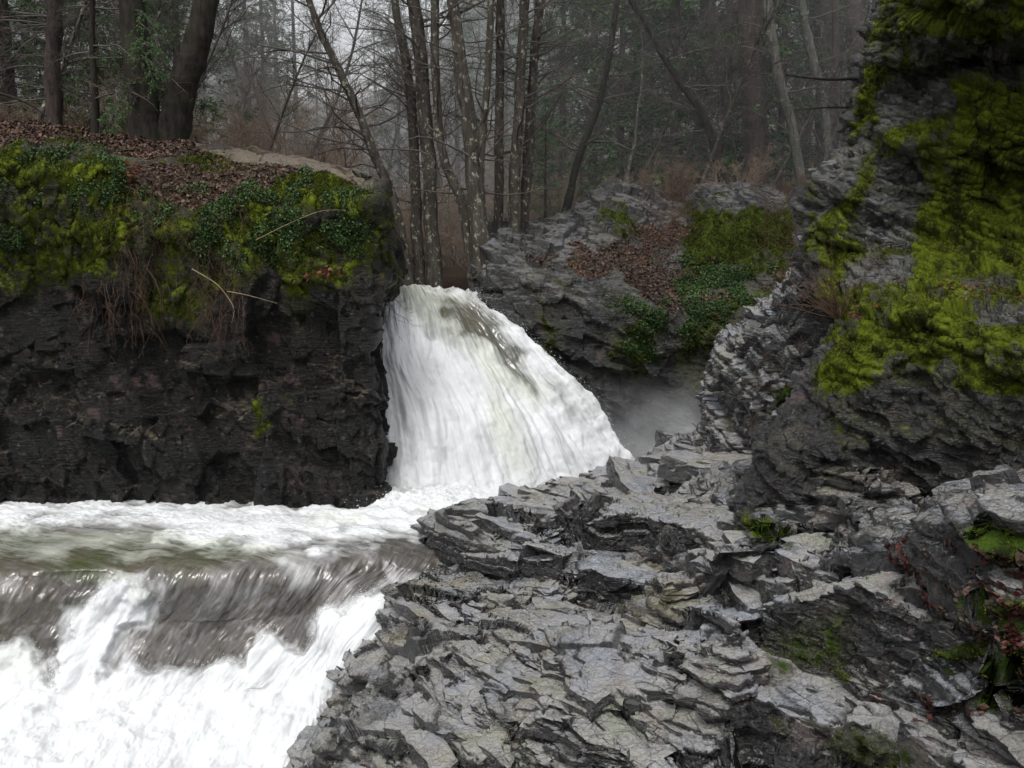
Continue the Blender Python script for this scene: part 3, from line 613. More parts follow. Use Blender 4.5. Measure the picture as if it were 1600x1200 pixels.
# angular slabs broken out of the bedrock, all laid along the bedding
NS = 9
def cube_grid(n):
    t = np.linspace(-1, 1, n); A, B = np.meshgrid(t, t, indexing='ij'); fs = []; vs = []
    for ax in range(3):
        for sg in (-1, 1):
            p = np.zeros((n, n, 3)); p[..., ax] = sg; p[..., (ax+1) % 3] = A; p[..., (ax+2) % 3] = B
            f = grid_faces(n, n)+len(vs)*n*n
            fs.append(f if sg > 0 else f[:, ::-1]); vs.append(p.reshape(-1, 3))
    return np.concatenate(vs), np.concatenate(fs)
CG, CF = cube_grid(NS)
CG = np.sign(CG)*np.abs(CG)**.8
def slabs(C, S, yaw, tilt, r, chops=5):
    """C centres, S half sizes (len, width, thick), yaw, small tilts -> vertices"""
    n = len(C); Q = np.repeat(CG[None], n, 0)
    for k in range(chops):
        d = r.normal(size=(n, 3)); d[:, 2] *= .55; d /= np.linalg.norm(d, axis=1, keepdims=True)
        h = (np.abs(d).sum(1))*(.60+.28*r.random(n)); e = np.maximum(np.einsum('nvk,nk->nv', Q, d)-h[:, None], 0)
        Q = Q-e[..., None]*d[:, None]
    # skew the ends a little so no block is a box
    Q[..., 0] += Q[..., 1]*(r.normal(size=n)*.25)[:, None]; Q[..., 2] += Q[..., 0]*(r.normal(size=n)*.12)[:, None]*1.0
    Q = Q*S[:, None]
    cy_, sy_ = np.cos(yaw), np.sin(yaw)
    X = Q[..., 0]*cy_[:, None]-Q[..., 1]*sy_[:, None]; Y = Q[..., 0]*sy_[:, None]+Q[..., 1]*cy_[:, None]
    Z = Q[..., 2]+X*tilt[:, :1]+Y*tilt[:, 1:]
    return np.stack([X, Y, Z], -1)+C[:, None]
def slab_attrs(P, seed, amp=1.):
    P = P.reshape(-1, 3); D = np.stack([fbm(P*2.2, 3, seed), fbm(P*2.2+9, 3, seed+1), fbm(P*2.2+5, 3, seed+2)], 1)*.06*amp
    D += np.stack([fbm(P*np.array([9, 9, 30]), 2, seed+3), fbm(P*np.array([9, 9, 30])+9, 2, seed+4), .6*fbm(P*np.array([12, 12, 26])+5, 2, seed+5)], 1)*.020*amp
    v, e = facet(P/np.array([.22, .16, .09]), seed+8, .8); D += v[:, None]*np.array([-.45, -.6, .6])*.032*amp; v, e = facet(P/np.array([.07, .06, .035]), seed+18, .8); D += v[:, None]*np.array([-.45, -.6, .6])*.006*amp
    return P+D
x0_, y0_ = -8., 4.; hx = np.full((520, 520), np.nan); B_ = BASE.reshape(-1, 3)
ii = np.clip(((B_[:, 0]-x0_)/.04).astype(int), 0, 519); jj = np.clip(((B_[:, 1]-y0_)/.04).astype(int), 0, 519); hx[ii, jj] = B_[:, 2]
for _ in range(4):
    for ax in (0, 1):
        for sh in (1, -1): rr_ = np.roll(hx, sh, ax); hx = np.where(np.isnan(hx), rr_, hx)
def base_z(x, y): return hx[np.clip(((x-x0_)/.04).astype(int), 0, 519), np.clip(((y-y0_)/.04).astype(int), 0, 519)]
hs_ = hx.copy()
for _ in range(8):
    hs_ = (hs_+np.roll(hs_, 2, 0)+np.roll(hs_, -2, 0)+np.roll(hs_, 2, 1)+np.roll(hs_, -2, 1))/5
GX_ = np.nan_to_num(np.gradient(hs_, .04, axis=0)); GY_ = np.nan_to_num(np.gradient(hs_, .04, axis=1))
def base_g(x, y):
    i = np.clip(((x-x0_)/.04).astype(int), 0, 519); j = np.clip(((y-y0_)/.04).astype(int), 0, 519); return np.clip(GX_[i, j], -.7, .7), np.clip(GY_[i, j], -.7, .7)
rb_ = np.random.default_rng(12); YAW0 = math.radians(-52)
def inpoly(px, py, pts):
    pts = np.array(pts, float); n = len(pts); r_ = np.zeros(len(px), bool)
    for i in range(n):
        x1, y1 = pts[i]; x2, y2 = pts[(i+1) % n]
        r_ ^= ((y1 > py) != (y2 > py)) & (px < (x2-x1)*(py-y1)/((y2-y1) if y2 != y1 else 1e-9)+x1)
    return r_
# broken bench faces: lip points, drop below the lip (photo px), base level behind the lip
BENCH = [
 ([(912,824),(935,812),(965,806),(1010,810),(1050,818),(1090,836),(1130,850),(1175,858),(1212,868)], [46,58,66,72,78,66,52,40,26], .05),
 ([(1182,962),(1200,945),(1240,943),(1285,932),(1311,924),(1340,914),(1368,930),(1397,946),(1450,972),(1500,992),(1545,1010)], [50,80,105,125,135,146,136,114,84,60,24], .05),
 ([(1140,1104),(1150,1088),(1168,1084),(1200,1100),(1240,1118),(1300,1137),(1337,1130),(1365,1142),(1390,1158),(1440,1172),(1490,1192),(1540,1225)], [110,140,150,150,150,150,150,140,130,120,100,60], .05),
 ([(903,905),(907,894),(925,890),(950,902),(975,905),(1010,912),(1040,918),(1090,930)], [40,52,60,56,50,42,32,10], .05),
 ([(668,848),(700,864),(735,872),(790,876),(840,878),(880,870),(915,860)], [20,36,40,36,32,36,20], .05),
 ([(985,978),(1020,995),(1050,1006),(1100,1020),(1150,1030),(1200,1042)], [8,18,24,28,24,14], .05),
 ([(818,925),(835,918),(855,920),(880,932)], [10,22,24,10], .05),
 ([(1100,980),(1112,968),(1135,975),(1150,986),(1172,1004)], [26,42,38,32,14], .05),
 ([(1262,880),(1275,870),(1300,868),(1332,880)], [14,26,30,14], .05),
 ([(572,968),(590,958),(620,965),(650,978),(675,990)], [26,36,34,26,10], .05),
 ([(660,1068),(700,1090),(740,1110),(770,1124),(810,1150),(860,1190)], [10,20,22,22,20,12], .05),
 ([(818,1132),(850,1124),(885,1128),(915,1158),(968,1174),(1010,1200)], [16,30,40,34,30,18], .05),
 ([(762,1010),(800,1020),(840,1034),(875,1050),(912,1082),(970,1102)], [8,16,18,20,20,10], .05),
 ([(1320,1058),(1340,1050),(1375,1056),(1400,1068)], [8,18,20,8], .05),
]
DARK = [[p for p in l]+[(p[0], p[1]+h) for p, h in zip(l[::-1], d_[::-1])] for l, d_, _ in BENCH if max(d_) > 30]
T_OFF = 0
BV = []; BF = []; nB = 0
for bi, (lp, dr, _) in enumerate(BENCH):
    pr = BASE.reshape(-1, 3); qx, qy = proj(pr); L0 = []
    for (a, b), h in zip(lp, dr):
        i = np.argmin((qx-a)**2+(qy-(b+h*.9))**2); L0.append(pr[i])     # foot of the face on the ground
    rows = [[], [], [], [], [], []]
    for k, ((a, b), h) in enumerate(zip(lp, dr)):
        d_ = L0[k][1]; lip = np.array(W(a, b, d_+.04)); foot = np.array(W(a, b+h, d_-.03))
        t_ = L0[min(k+1, len(lp)-1)]-L0[max(k-1, 0)]; nrm = np.array([-t_[1], t_[0], 0]); nrm /= np.linalg.norm(nrm)+1e-9
        nrm = nrm if nrm[1] > 0 else -nrm
        wdt = .35+.9*min(1, h/90.)
        back = lip+nrm*wdt; back[2] += .0; bk2 = back+nrm*.25; bk2[2] -= .5
        rows[0].append(bk2); rows[1].append(back+np.array([0, 0, .02])); rows[2].append(lip+nrm*.03+np.array([0, 0, .015])); rows[3].append(lip); rows[4].append(foot); dn = foot-nrm*.05; dn[2] -= .3; rows[5].append(dn)
    Rr = np.array(rows); tr = np.concatenate([np.linspace(0, .2, 8)[:-1], np.linspace(.2, .4, 46)[:-1], np.linspace(.4, .6, 5)[:-1], np.linspace(.6, .8, 64)[:-1], np.linspace(.8, 1, 12)])
    x_ = tr*5; i_ = np.minimum(x_.astype(int), 4); f_ = (x_-i_)[:, None, None]; G1 = Rr[i_]*(1-f_)+Rr[i_+1]*f_
    ln_ = np.linalg.norm(np.diff(Rr[3], axis=0), axis=1).sum(); ncol = int(60+ln_*60)
    tc = param(Rr, ncol, 1); x_ = tc*(len(lp)-1); i_ = np.minimum(x_.astype(int), len(lp)-2); f_ = (x_-i_)[None, :, None]
    G1 = G1[:, i_]*(1-f_)+G1[:, i_+1]*f_
    G1, ck_, _ = rockify(G1, bed=(-.10, -.10, 1), blocks=((.7, .4, .3, .05, .8), (.25, .16, .11, .022, .9), (.09, .07, .05, .008, 1)), strata=((.13, .6, .25), (.04, .6, .3)), fb=((1.2, .06),), seed=300+bi)
    BV.append(G1.reshape(-1, 3)); BF.append(grid_faces(*G1.shape[:2])+nB); nB += G1.shape[0]*G1.shape[1]
BV = np.concatenate(BV); BF = np.concatenate(BF)
Cs = []; Ss = []; Ys = []; Ts = []
def add_slabs(n, l0, l1, w0, w1, t0, t1, rise, yj):
    x = -6+14*rb_.random(n); y = 5.5+15*rb_.random(n); z = base_z(x, y); P_ = np.stack([x, y, z], 1); u, v = proj(P_)
    m_ = (~np.isnan(z)) & (u > 470) & (u < 1800) & (v > 690) & (v < 1420) & (z > -1.15)
    for poly in DARK:
        m_ &= ~inpoly(u, v-T_OFF, poly)
    m_ &= ~((u > 1150) & (v < 862))
    m_ &= (u > np.interp(v, [840, 905, 960, 1010, 1080, 1130, 1200, 1400], [700, 760, 640, 660, 630, 640, 600, 560]))
    x, y, z = x[m_], y[m_], z[m_]; k = len(x); dens = perlin(np.stack([x, y, z], 1)*.6, 7)
    L_ = (l0+(l1-l0)*rb_.random(k)**1.5)/2; kp = np.ones(k, bool)
    for tt_ in (-.9, -.45, 0, .45, .9):
        u_, v_ = proj(np.stack([x+math.cos(YAW0)*L_*tt_, y+math.sin(YAW0)*L_*tt_, z+rise*.4], 1))
        for poly in DARK:
            for dy_ in (0, 14, -6): kp &= ~inpoly(u_, v_-dy_, poly)
    x, y, z, dens, L_ = x[kp], y[kp], z[kp], dens[kp], L_[kp]; k = len(x)
    W__ = (w0+(w1-w0)*rb_.random(k)**1.5)/2; T_ = (t0+(t1-t0)*rb_.random(k))/2
    Cs.append(np.stack([x, y, z-T_+rise*(rb_.random(k)*1.3-.3)+.10*np.round(dens*2.2)/2.2], 1)); Ss.append(np.stack([L_, W__, T_], 1)); Ys.append(YAW0+yj*rb_.normal(size=k)); gx__, gy__ = base_g(x, y); Ts.append(np.stack([+.06+.5*gx__+.06*rb_.normal(size=k), +.08+.45*gy__+.07*rb_.normal(size=k)], 1))
add_slabs(520, .9, 3.0, .2, .65, .2, .45, .045, .06)
add_slabs(1300, .35, 1.1, .10, .32, .12, .3, .05, .10)
add_slabs(1200, .10, .32, .06, .2, .08, .2, .035, .35)
bb_ = BASE.reshape(-1, 3); u_, v_ = proj(bb_); idx = np.where(inpoly(u_, v_, [(1100, 872), (1290, 866), (1300, 935), (1215, 940), (1120, 925)]))[0]; idx = rb_.choice(idx, 90); c_ = bb_[idx].copy()
t_ = .1+.12*rb_.random(90); c_[:, 2] += -t_+.03+.1*rb_.random(90)
Cs.append(c_); Ss.append(np.stack([.12+.32*rb_.random(90)**1.5, .08+.16*rb_.random(90), t_], 1)); Ys.append(YAW0+.25*rb_.normal(size=90)); Ts.append(np.stack([.04+.1*rb_.normal(size=90), .1+.1*rb_.normal(size=90)], 1))
C_ = np.concatenate(Cs); S2 = np.concatenate(Ss)
uu, vv = proj(C_); kk = 1-.35*ss(1330, 1450, uu); S2 = S2*np.stack([kk, kk, kk*0+1], 1); Y_ = np.concatenate(Ys); T2 = np.concatenate(Ts)
SB = slabs(C_, S2, Y_, T2, rb_); nb_ = len(C_); SP_ = slab_attrs(SB, 200)
sf = (CF[None]+(np.arange(nb_)*len(CG))[:, None, None]).reshape(-1, 4)
su, sv = proj(SP_)
smoss = polymask(SP_, [([(1160,805),(1235,825),(1235,850),(1160,840)], .9), ([(1480,820),(2300, 830),(2300, 900),(1560,880)], .6), ([(1430,1010),(1560,990),(2300, 1020),(2300, 1100),(1500,1070)], .75), ([(1460,860),(2300, 840),(2300, 1000),(1500,980)], .62), ([(1180,1000),(1260,1040),(1190,1050)], .5), ([(1350,1160),(1450,1180),(1440,1200),(1350,1190)], .55), ([(1500,1080),(1620,1060),(2300, 1110),(1540,1110)], .5)], soft=12, warp=22, wscale=2.5)
slit = polymask(SP_, [([(1390,850),(2300, 830),(2300, 1120),(1560,1060),(1530,1000),(1440,950),(1400,900)], .42)], soft=16, warp=22, wscale=2.5)
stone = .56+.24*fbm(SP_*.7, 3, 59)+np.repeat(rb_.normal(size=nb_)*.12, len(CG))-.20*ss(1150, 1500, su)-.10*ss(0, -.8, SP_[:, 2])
nS = len(SP_); SP_ = np.concatenate([SP_, BV]); sf = np.concatenate([sf, BF+nS])
mk = lambda polys, **k: polymask(BV, polys, **k)
smoss = np.concatenate([smoss, mk([([(1450, 1150), (1200, 1120), (1300, 1220), (1500, 1230)], .5), ([(1200, 1000), (1330, 930), (1330, 1060), (1200, 1050)], .46)], soft=30)]); slit = np.concatenate([slit, mk([([(1390,850),(2300, 830),(2300, 1120),(1560,1060),(1530,1000),(1440,950),(1400,900)], .42)], soft=16)])
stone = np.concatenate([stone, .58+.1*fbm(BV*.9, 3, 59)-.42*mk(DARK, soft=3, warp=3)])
allV = np.concatenate([V.reshape(-1, 3), SP_]); allF = np.concatenate([grid_faces(*V.shape[:2]), sf+V.shape[0]*V.shape[1]])
cat_ = lambda a, b: np.concatenate([np.asarray(a, F32).ravel(), np.asarray(b, F32).ravel()])
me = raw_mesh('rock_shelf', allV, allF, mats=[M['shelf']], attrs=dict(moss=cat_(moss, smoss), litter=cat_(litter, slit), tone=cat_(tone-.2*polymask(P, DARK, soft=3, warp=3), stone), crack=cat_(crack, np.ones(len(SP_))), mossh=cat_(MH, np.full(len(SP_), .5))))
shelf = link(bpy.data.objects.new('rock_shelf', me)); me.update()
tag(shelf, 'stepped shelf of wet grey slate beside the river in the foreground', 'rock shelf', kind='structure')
vn_ = np.zeros(len(me.vertices)*3, F32); me.vertex_normals.foreach_get('vector', vn_)
SV = allV; SN = vn_.reshape(-1, 3); Smoss = cat_(moss, smoss*2.); Slit = cat_(litter, slit*2.)
# ---- water ----------------------------------------------------------------------
def water_material(name, streak=(6, .8), deep=(.045, .045, .035), olive=(.05, .06, .02)):
    m = NT(name)
    c = m.n('ShaderNodeCombineXYZ'); m.l(m.attr('fu'), c.inputs[0]); m.l(m.attr('fv'), c.inputs[1]); uv = c.outputs[0]
    c2 = m.n('ShaderNodeCombineXYZ'); m.l(m.attr('fu2'), c2.inputs[0]); m.l(m.attr('fv2'), c2.inputs[1]); uv2 = c2.outputs[0]; pw = m.attr('poolw')
    def two(sx, sy, det, ro, di): return m.mixf(pw, m.noise(1, det, ro, m.map((0, 0, 0), (sx, sy, 1), uv), di), m.noise(1, det, ro, m.map((0, 0, 0), (sx, sy, 1), uv2), di))
    s1 = two(streak[0], streak[1], 6, .66, .5)
    s2 = two(streak[0]*3.2, streak[1]*2.4, 5, .68, .4)
    s3 = m.noise(1.1, 4, .6)
    foam = m.attr('foam'); ol = m.attr('olive')
    st = m.math('ADD', m.math('MULTIPLY', s1, .6), m.math('ADD', m.math('MULTIPLY', s2, .22), m.math('MULTIPLY', s3, .33)))
    f = m.math('ADD', foam, m.math('MULTIPLY', m.math('SUBTRACT', st, .57), 1.55))
    f = m.mr(f, .2, .95)
    base = m.mix(ol, deep, olive)
    base = m.mix(m.mr(s3, .4, .65, 0, .8), base, (.085, .068, .055))
    base = m.mix(m.mr(s2, .4, .75, 0, .55), base, (.17, .165, .165))
    white = m.mix(m.math('MULTIPLY', ol, .6), (.64, .65, .66), (.51, .55, .40))
    white = m.mix(m.mr(m.math('ADD', m.math('MULTIPLY', s1, .6), m.math('ADD', m.math('MULTIPLY', s2, .25), m.math('MULTIPLY', s3, .2))), .40, .60, .85, 0), white, (.46, .48, .48))
    col = m.mix(f, base, white)
    h = m.math('ADD', m.math('MULTIPLY', s1, .7), m.math('MULTIPLY', s2, .4))
    b = m.bsdf(col, m.mixf(f, .16, .8), m.mixf(f, .5, .15), m.bump(h, .35, .05))
    b.inputs['Subsurface Weight'].default_value = 0
    return m.m
M['river'] = water_material('river_water', (3.2, .9), deep=(.055, .052, .044))
M['fall'] = water_material('falling_water', (3.0, .45), deep=(.10, .108, .09))
def wz_rows(pxs, ys, zs): return [Wz(a, b, c) for a, b, c in zip(pxs, ys, zs)]
A_ = [
 wz_rows([-500,-250,-50,100,250,400,550,700,850,1060], [765]*10, [0]*10),
 wz_rows([-500,-250,-50,100,250,400,550,700,840,1040], [795]*10, [0]*10),
 wz_rows([-490,-240,-40,105,245,385,520,640,750,860], [835]*10, [.0]*10),
 wz_rows([-480,-230,-30,110,240,370,480,580,660,740], [885,885,885,880,872,868,862,855,852,852], [-.05]*10),
 wz_rows([-480,-230,-30,110,238,368,477,576,655,738], [905,905,908,900,892,888,886,880,876,876], [-.16,-.16,-.2,-.2,-.13,-.11,-.13,-.15,-.15,-.15]),
 wz_rows([-480,-230,-30,105,230,360,470,565,645,730], [935,935,940,935,920,912,912,905,900,898], [-.40,-.40,-.46,-.5,-.36,-.28,-.32,-.34,-.33,-.3]),
 wz_rows([-470,-220,-25,105,225,350,460,545,620,720], [990,985,980,975,970,968,962,948,933,928], [-1,-1,-.95,-.9,-.9,-.9,-.85,-.62,-.52,-.5]),
 wz_rows([-460,-215,-20,100,215,335,440,515,590,670], [1055,1050,1045,1040,1040,1035,1028,1000,975,965], [-1.65,-1.6,-1.55,-1.5,-1.5,-1.45,-1.35,-1.0,-.75,-.75]),
 wz_rows([-450,-210,-20,95,210,325,420,490,560,640], [1110,1110,1105,1100,1100,1095,1090,1060,1035,1020], [-2,-2,-1.95,-1.95,-1.95,-1.9,-1.85,-1.5,-1.2,-1.2]),
 wz_rows([-450,-210,-20,95,210,325,420,500,560,640], [1165,1165,1160,1160,1160,1155,1150,1120,1100,1090], [-2.15,-2.15,-2.1,-2.1,-2.1,-2.1,-2.05,-1.9,-1.7,-1.7]),
 wz_rows([-450,-210,-20,95,210,325,430,520,600,700], [1240]*10, [-2.2]*10),
 wz_rows([-500,-250,-50,95,210,325,430,520,600,700], [1500]*10, [-2.2]*10),
]
V = loft(A_, 900, 1100)
nr, nc = V.shape[:2]
fv = np.cumsum(np.concatenate([np.zeros((1, nc)), np.linalg.norm(np.diff(V, axis=0), axis=-1)]), 0).astype(F32)
fu = np.repeat(V[int(nr*.4)][None, :, 0], nr, 0).astype(F32)
P = V.reshape(-1, 3); px, py = proj(P); N = gnormals(V).reshape(-1, 3); N *= np.sign(N[:, 2].mean())
# flow turns leftwards in the pool: streaks follow the current there
pool = ss(-.35, .0, P[:, 2]+.12*fbm(P*1.2, 3, 70))
U_ = fu.ravel(); W_ = fv.ravel()
foam = polymask(P, [([(-600,780),(560,770),(1100,650),(1100,880),(680,856),(600,850),(500,862),(330,862),(250,842),(180,828),(-600,818)], .95),
   ([(-600,800),(300,820),(600,860),(600,880),(350,880),(220,868),(-600,868)], .42),
   ([(-600,1010),(0,1010),(35,1000),(70,1030),(78,1075),(95,1010),(110,960),(150,925),(175,895),(235,905),(245,930),(205,985),(180,1020),(190,1050),(230,1030),(300,1045),(330,1040),(365,1035),(385,1050),(400,1000),(430,985),(450,1000),(480,985),(520,960),(560,945),(640,935),(700,915),(740,905),(760,960),(600,1010),(620,1130),(620,1180),(700,1500),(-600,1600)], 1.0),
   ([(600,870),(680,880),(735,905),(690,940),(600,945),(590,920)], .62), ([(-600,1120),(460,1110),(620,1180),(700,1500),(-600,1600)], 1.25),
   ([(90,960),(240,900),(250,940),(180,1060),(90,1060)], .7), ([(430,870),(480,860),(490,900),(450,920)], .55)], soft=26, warp=40, wscale=1.5)
thin = polymask(P, [[(530,1080),(600,1080),(600,1200),(520,1180),(480,1150)], [(590,850),(680,850),(700,880),(620,910)]], soft=20, warp=20)
foam = np.clip(foam-.55*thin, 0, 1.4)
foam = np.maximum(foam, .15+.22*fbm(P*1.1, 3, 71))
olive = polymask(P, [([(-600,825),(240,830),(330,850),(480,870),(300,900),(-600,905)], .9), ([(480,808),(560,805),(560,816),(480,820)], .7), ([(0,1010),(60,1000),(72,1060),(40,1070),(0,1060)], .5), ([(190,900),(245,915),(240,935),(200,930)], .35), ([(-600,900),(150,940),(0,1000),(-600,1000)], .3)], soft=10, warp=16)
fall = 1-ss(-.2, -.02, P[:, 2])
q = np.stack([(U_+W_*.45)*2.0, W_*.8, W_*0], 1); q2 = np.stack([(U_+W_*.45)*7, W_*2.2, W_*0], 1)
D = .05*fbm(P*1.6, 4, 81)+.035*np.maximum(0, ridge(P*3.5, 3, 82))*(1-fall)*ss(.4, .8, foam)
hump = polymask(P, [([(250,880),(480,868),(600,862),(600,930),(500,960),(400,1000),(260,990),(230,930)], .17), ([(-200,915),(80,930),(90,1000),(-200,1010)], .14), ([(600,862),(680,858),(690,890),(610,905)], .14)], soft=62, warp=22, wscale=1.)
D += hump-.16*polymask(P, [[(95,900),(220,880),(240,960),(120,1010)]], soft=30, warp=15)
D += fall*(.16*fbm(P*.8, 3, 83)+.09*fbm(q, 4, 84)+.03*fbm(q2, 3, 85))
f1 = ss(.6, 1., foam)
D += fall*f1*(.09*np.maximum(0, ridge(P*1.1, 2, 86))+.015*np.abs(fbm(P*5, 3, 87))+.05)
D += (1-fall)*.10*ss(540, 620, px)*ss(800, 700, px)*ss(815, 795, py)*np.maximum(0, ridge(P*3, 3, 88)+.2)
V = (P+N*D[:, None]).reshape(V.shape)
# current direction in the pool (towards the left and the camera)
ang = .35; U2 = P[:, 0]*math.sin(ang)+P[:, 1]*math.cos(ang); W2 = -P[:, 0]*math.cos(ang)+P[:, 1]*math.sin(ang)
river = grid_obj('river', V, M['river'], dict(foam=foam, olive=olive, fu=U_+W_*.55, fv=W_, fu2=U2*1.1, fv2=W2*.7, poolw=pool), smooth=True)
tag(river, 'white foaming river pouring over a low brown ledge into churning water', 'river', kind='structure')
WV = V.reshape(-1, 3); WN = N

def fr(Lp, Rp, dl, dr, bulge, extra):
    r = []
    r.append(W(Lp[0]-22, Lp[1], dl+1.2))
    for u in (0, .15, .32, .5, .68, .84, 1.0):
        r.append(W(Lp[0]+(Rp[0]-Lp[0])*u, Lp[1]+(Rp[1]-Lp[1])*u-extra*math.sin(math.pi*u), dl+(dr-dl)*u-bulge*math.sin(math.pi*u**.8)))
    r.append(W(Rp[0]-3, Rp[1]+14, dr+.5)); r.append(W(Rp[0]-30, Rp[1]+45, dr+1.2))
    return r
Fr = [
 fr((560, 452), (730, 455), 27.5, 27.5, 0, 0),
 fr((575, 450), (738, 456), 25, 25, 0, 3),
 fr((584, 453), (748, 466), 23.4, 23.6, .1, 8),
 fr((580, 470), (775, 483), 22.9, 23.3, .2, 8),
 fr((574, 510), (820, 519), 22.0, 23.0, .35, 4),
 fr((572, 560), (860, 560), 21.3, 22.7, .5, 0),
 fr((588, 620), (902, 607), 20.8, 22.4, .55, 0),
 fr((595, 680), (942, 655), 20.4, 22.1, .6, 0),
 fr((598, 735), (975, 702), 20.1, 21.9, .6, 0),
 fr((600, 785), (1005, 752), 19.9, 21.7, .6, 0),
 fr((602, 830), (1025, 800), 19.7, 21.5, .6, 0),
]
V = loft(Fr, 620, 720)
nr, nc = V.shape[:2]
fv = np.cumsum(np.concatenate([np.zeros((1, nc)), np.linalg.norm(np.diff(V, axis=0), axis=-1)]), 0).astype(F32).ravel()
fu = np.repeat(np.cumsum(np.concatenate([[0], np.linalg.norm(np.diff(V[int(nr*.55)], axis=0), axis=-1)]))[None], nr, 0).astype(F32).ravel()
P = V.reshape(-1, 3); N = gnormals(V).reshape(-1, 3); N *= -np.sign(N[:, 1].mean())
foam = polymask(P, [([(560,440),(1100,440),(1100,860),(560,860)], .98)], soft=5, warp=5)
dark = polymask(P, [([(690,466),(757,475),(792,508),(822,547),(832,612),(806,600),(768,560),(715,520),(690,492)], 1.1), ([(600,448),(700,448),(740,470),(700,500),(760,560),(740,570),(680,520),(620,480)], .5), ([(840,570),(880,600),(890,650),(860,630)], .75), ([(598,690),(625,700),(632,775),(600,778)], .75), ([(880,590),(1010,740),(1000,760),(870,610)], .35), ([(590,600),(640,640),(650,790),(590,790)], .4)], soft=24, warp=26, wscale=1.5)
foam = foam*(.92+.25*ss(.3, .7, fv/fv.max())+.18*fbm(np.stack([fu*.9, fv*.8, fv*0], 1), 3, 96))-.85*dark
olive = polymask(P, [([(610,445),(700,450),(740,480),(790,560),(860,610),(840,640),(760,590),(690,520),(630,480)], .75), ([(760,600),(800,640),(840,740),(800,740),(770,690)], .7), ([(820,480),(960,640),(930,650)], .2)], soft=14, warp=12)
qa = np.stack([fu*2.2, fv*.35, fv*0], 1); qb = np.stack([fu*7, fv*.9, fv*0], 1)
amp = ss(0, .6, fv/ fv.max()*6)
qc = np.stack([fu*1.7+.3*fbm(P*.8, 2, 97), fv*.33, fv*0], 1)
D = amp*(.16*fbm(qa, 3, 91)+.04*fbm(qb, 4, 92)+.16*np.abs(fbm(qc, 4, 95))*ss(.15, .6, fv/fv.max()))+.04*fbm(P*2.5, 3, 93)
cu = np.tile(np.linspace(0, 1, nc), nr); D += .10*ss(.62, .82, cu)*fbm(P*2.4, 4, 98)*amp
D += .12*ss(720, 790, proj(P)[1])*np.abs(fbm(P*2.2, 4, 94))
V = (P+N*D[:, None]).reshape(V.shape)
waterfall = grid_obj('waterfall', V, M['fall'], dict(foam=foam, olive=olive, fu=fu, fv=fv, fu2=fu, fv2=fv, poolw=fu*0), smooth=True)
tag(waterfall, 'white waterfall fanning down between the mossy cliff and the rock outcrop', 'waterfall', kind='structure')
FV = V
# thrown drops along the edges of the white water
m_drop = NT('spray'); m_drop.bsdf((.9, .92, .94), .4, .3); M['spray'] = m_drop.m
g = Geo(); r2 = np.random.default_rng(5)
def spray(C, n, sp, s0, s1, up):
    i = r2.integers(0, len(C), n); p = C[i]+r2.normal(size=(n, 3))*sp; p[:, 2] += np.abs(r2.normal(size=n))*up
    s = s0+(s1-s0)*r2.random(n)**3; d = rdir(n, r2); a = np.cross(d, rdir(n, r2)); a /= np.linalg.norm(a, axis=1, keepdims=True)+1e-9; b = np.cross(d, a)
    s = s[:, None]
    T = np.stack([p+a*s, p-a*s*.5+b*s*.87, p-a*s*.5-b*s*.87, p+d*s*1.3], 1)
    for f in ((0, 1, 2), (0, 1, 3), (1, 2, 3), (2, 0, 3)): g.tris(T[:, f])
px, py = proj(WV)
ff = ss(.6, 1, np.clip(0, 1, 0)+0) if False else None
fo = np.array([0.0]); a_ = np.zeros(len(WV), F32); river.data.attributes['foam'].data.foreach_get('value', a_)
edge = WV[(a_ > .5) & (a_ < .95) & (WV[:, 2] < -.3) & (px > -60) & (py < 1210)]
spray(edge, 3500, .05, .003, .009, .07)
edge = WV[(WV[:, 2] > -.1) & (py < 806) & (py > 770) & (px > 540) & (px < 1000)]
spray(edge, 1500, .06, .004, .012, .10)
right = V[int(nr*.3):int(nr*.95), -int(nc*.24):-int(nc*.12)].reshape(-1, 3)
spray(right, 2500, .07, .004, .012, .05)
o = g.obj('spray_droplets', [M['spray']]); tag(o, 'fine white water droplets thrown up along the edges of the foam', 'spray', kind='stuff')
# ---- forest -------------------------------------------------------------------------
def gz(x, y):
    x = np.asarray(x, float); y = np.asarray(y, float)
    xc = -2.3-.05*(y-26)-ss(30, 60, y)*3
    zc = 3.55+.035*(y-26)
    left = 6.9+.03*(y-24)+.02*np.clip(-x-4, 0, 60); right = 5.6+.035*(y-26)+.03*np.clip(x, 0, 60)
    dx = x-xc
    z = zc+(left-zc)*ss(1.8, 5.0, -dx)*(dx < 0)+(right-zc)*ss(1.2, 6.5, dx)*(dx >= 0)
    hill = np.clip(y-55, 0, 200)*(.085+.16*ss(4, 45, np.abs(x+.17*y)))
    return z+hill
gx_ = np.concatenate([np.linspace(-260, -30, 70)[:-1], np.linspace(-30, 40, 240), np.linspace(40, 300, 70)[1:]])
gy_ = np.concatenate([np.linspace(-60, 20, 20)[:-1], np.linspace(20, 70, 260), np.linspace(70, 420, 120)[1:]])
X, Y = np.meshgrid(gx_, gy_)
Z = gz(X, Y)
Pn = np.stack([X.ravel(), Y.ravel(), X.ravel()*0], 1)
Z = Z+(.18*fbm(Pn*.5, 4, 101)+.05*fbm(Pn*2, 3, 102)).reshape(X.shape)-2.2*ss(32, 29, Y)*(X > .8)-.5*ss(31.5, 28, Y)*(X < -6)
Z = np.where(Y < 25.3, -3.2, Z)
m = NT('forest_floor')
fl = m.ramp(m.noise(9, 6, .8), [(.3, (.02, .013, .008)), (.5, (.055, .033, .021)), (.62, (.09, .055, .036)), (.75, (.14, .09, .06))])
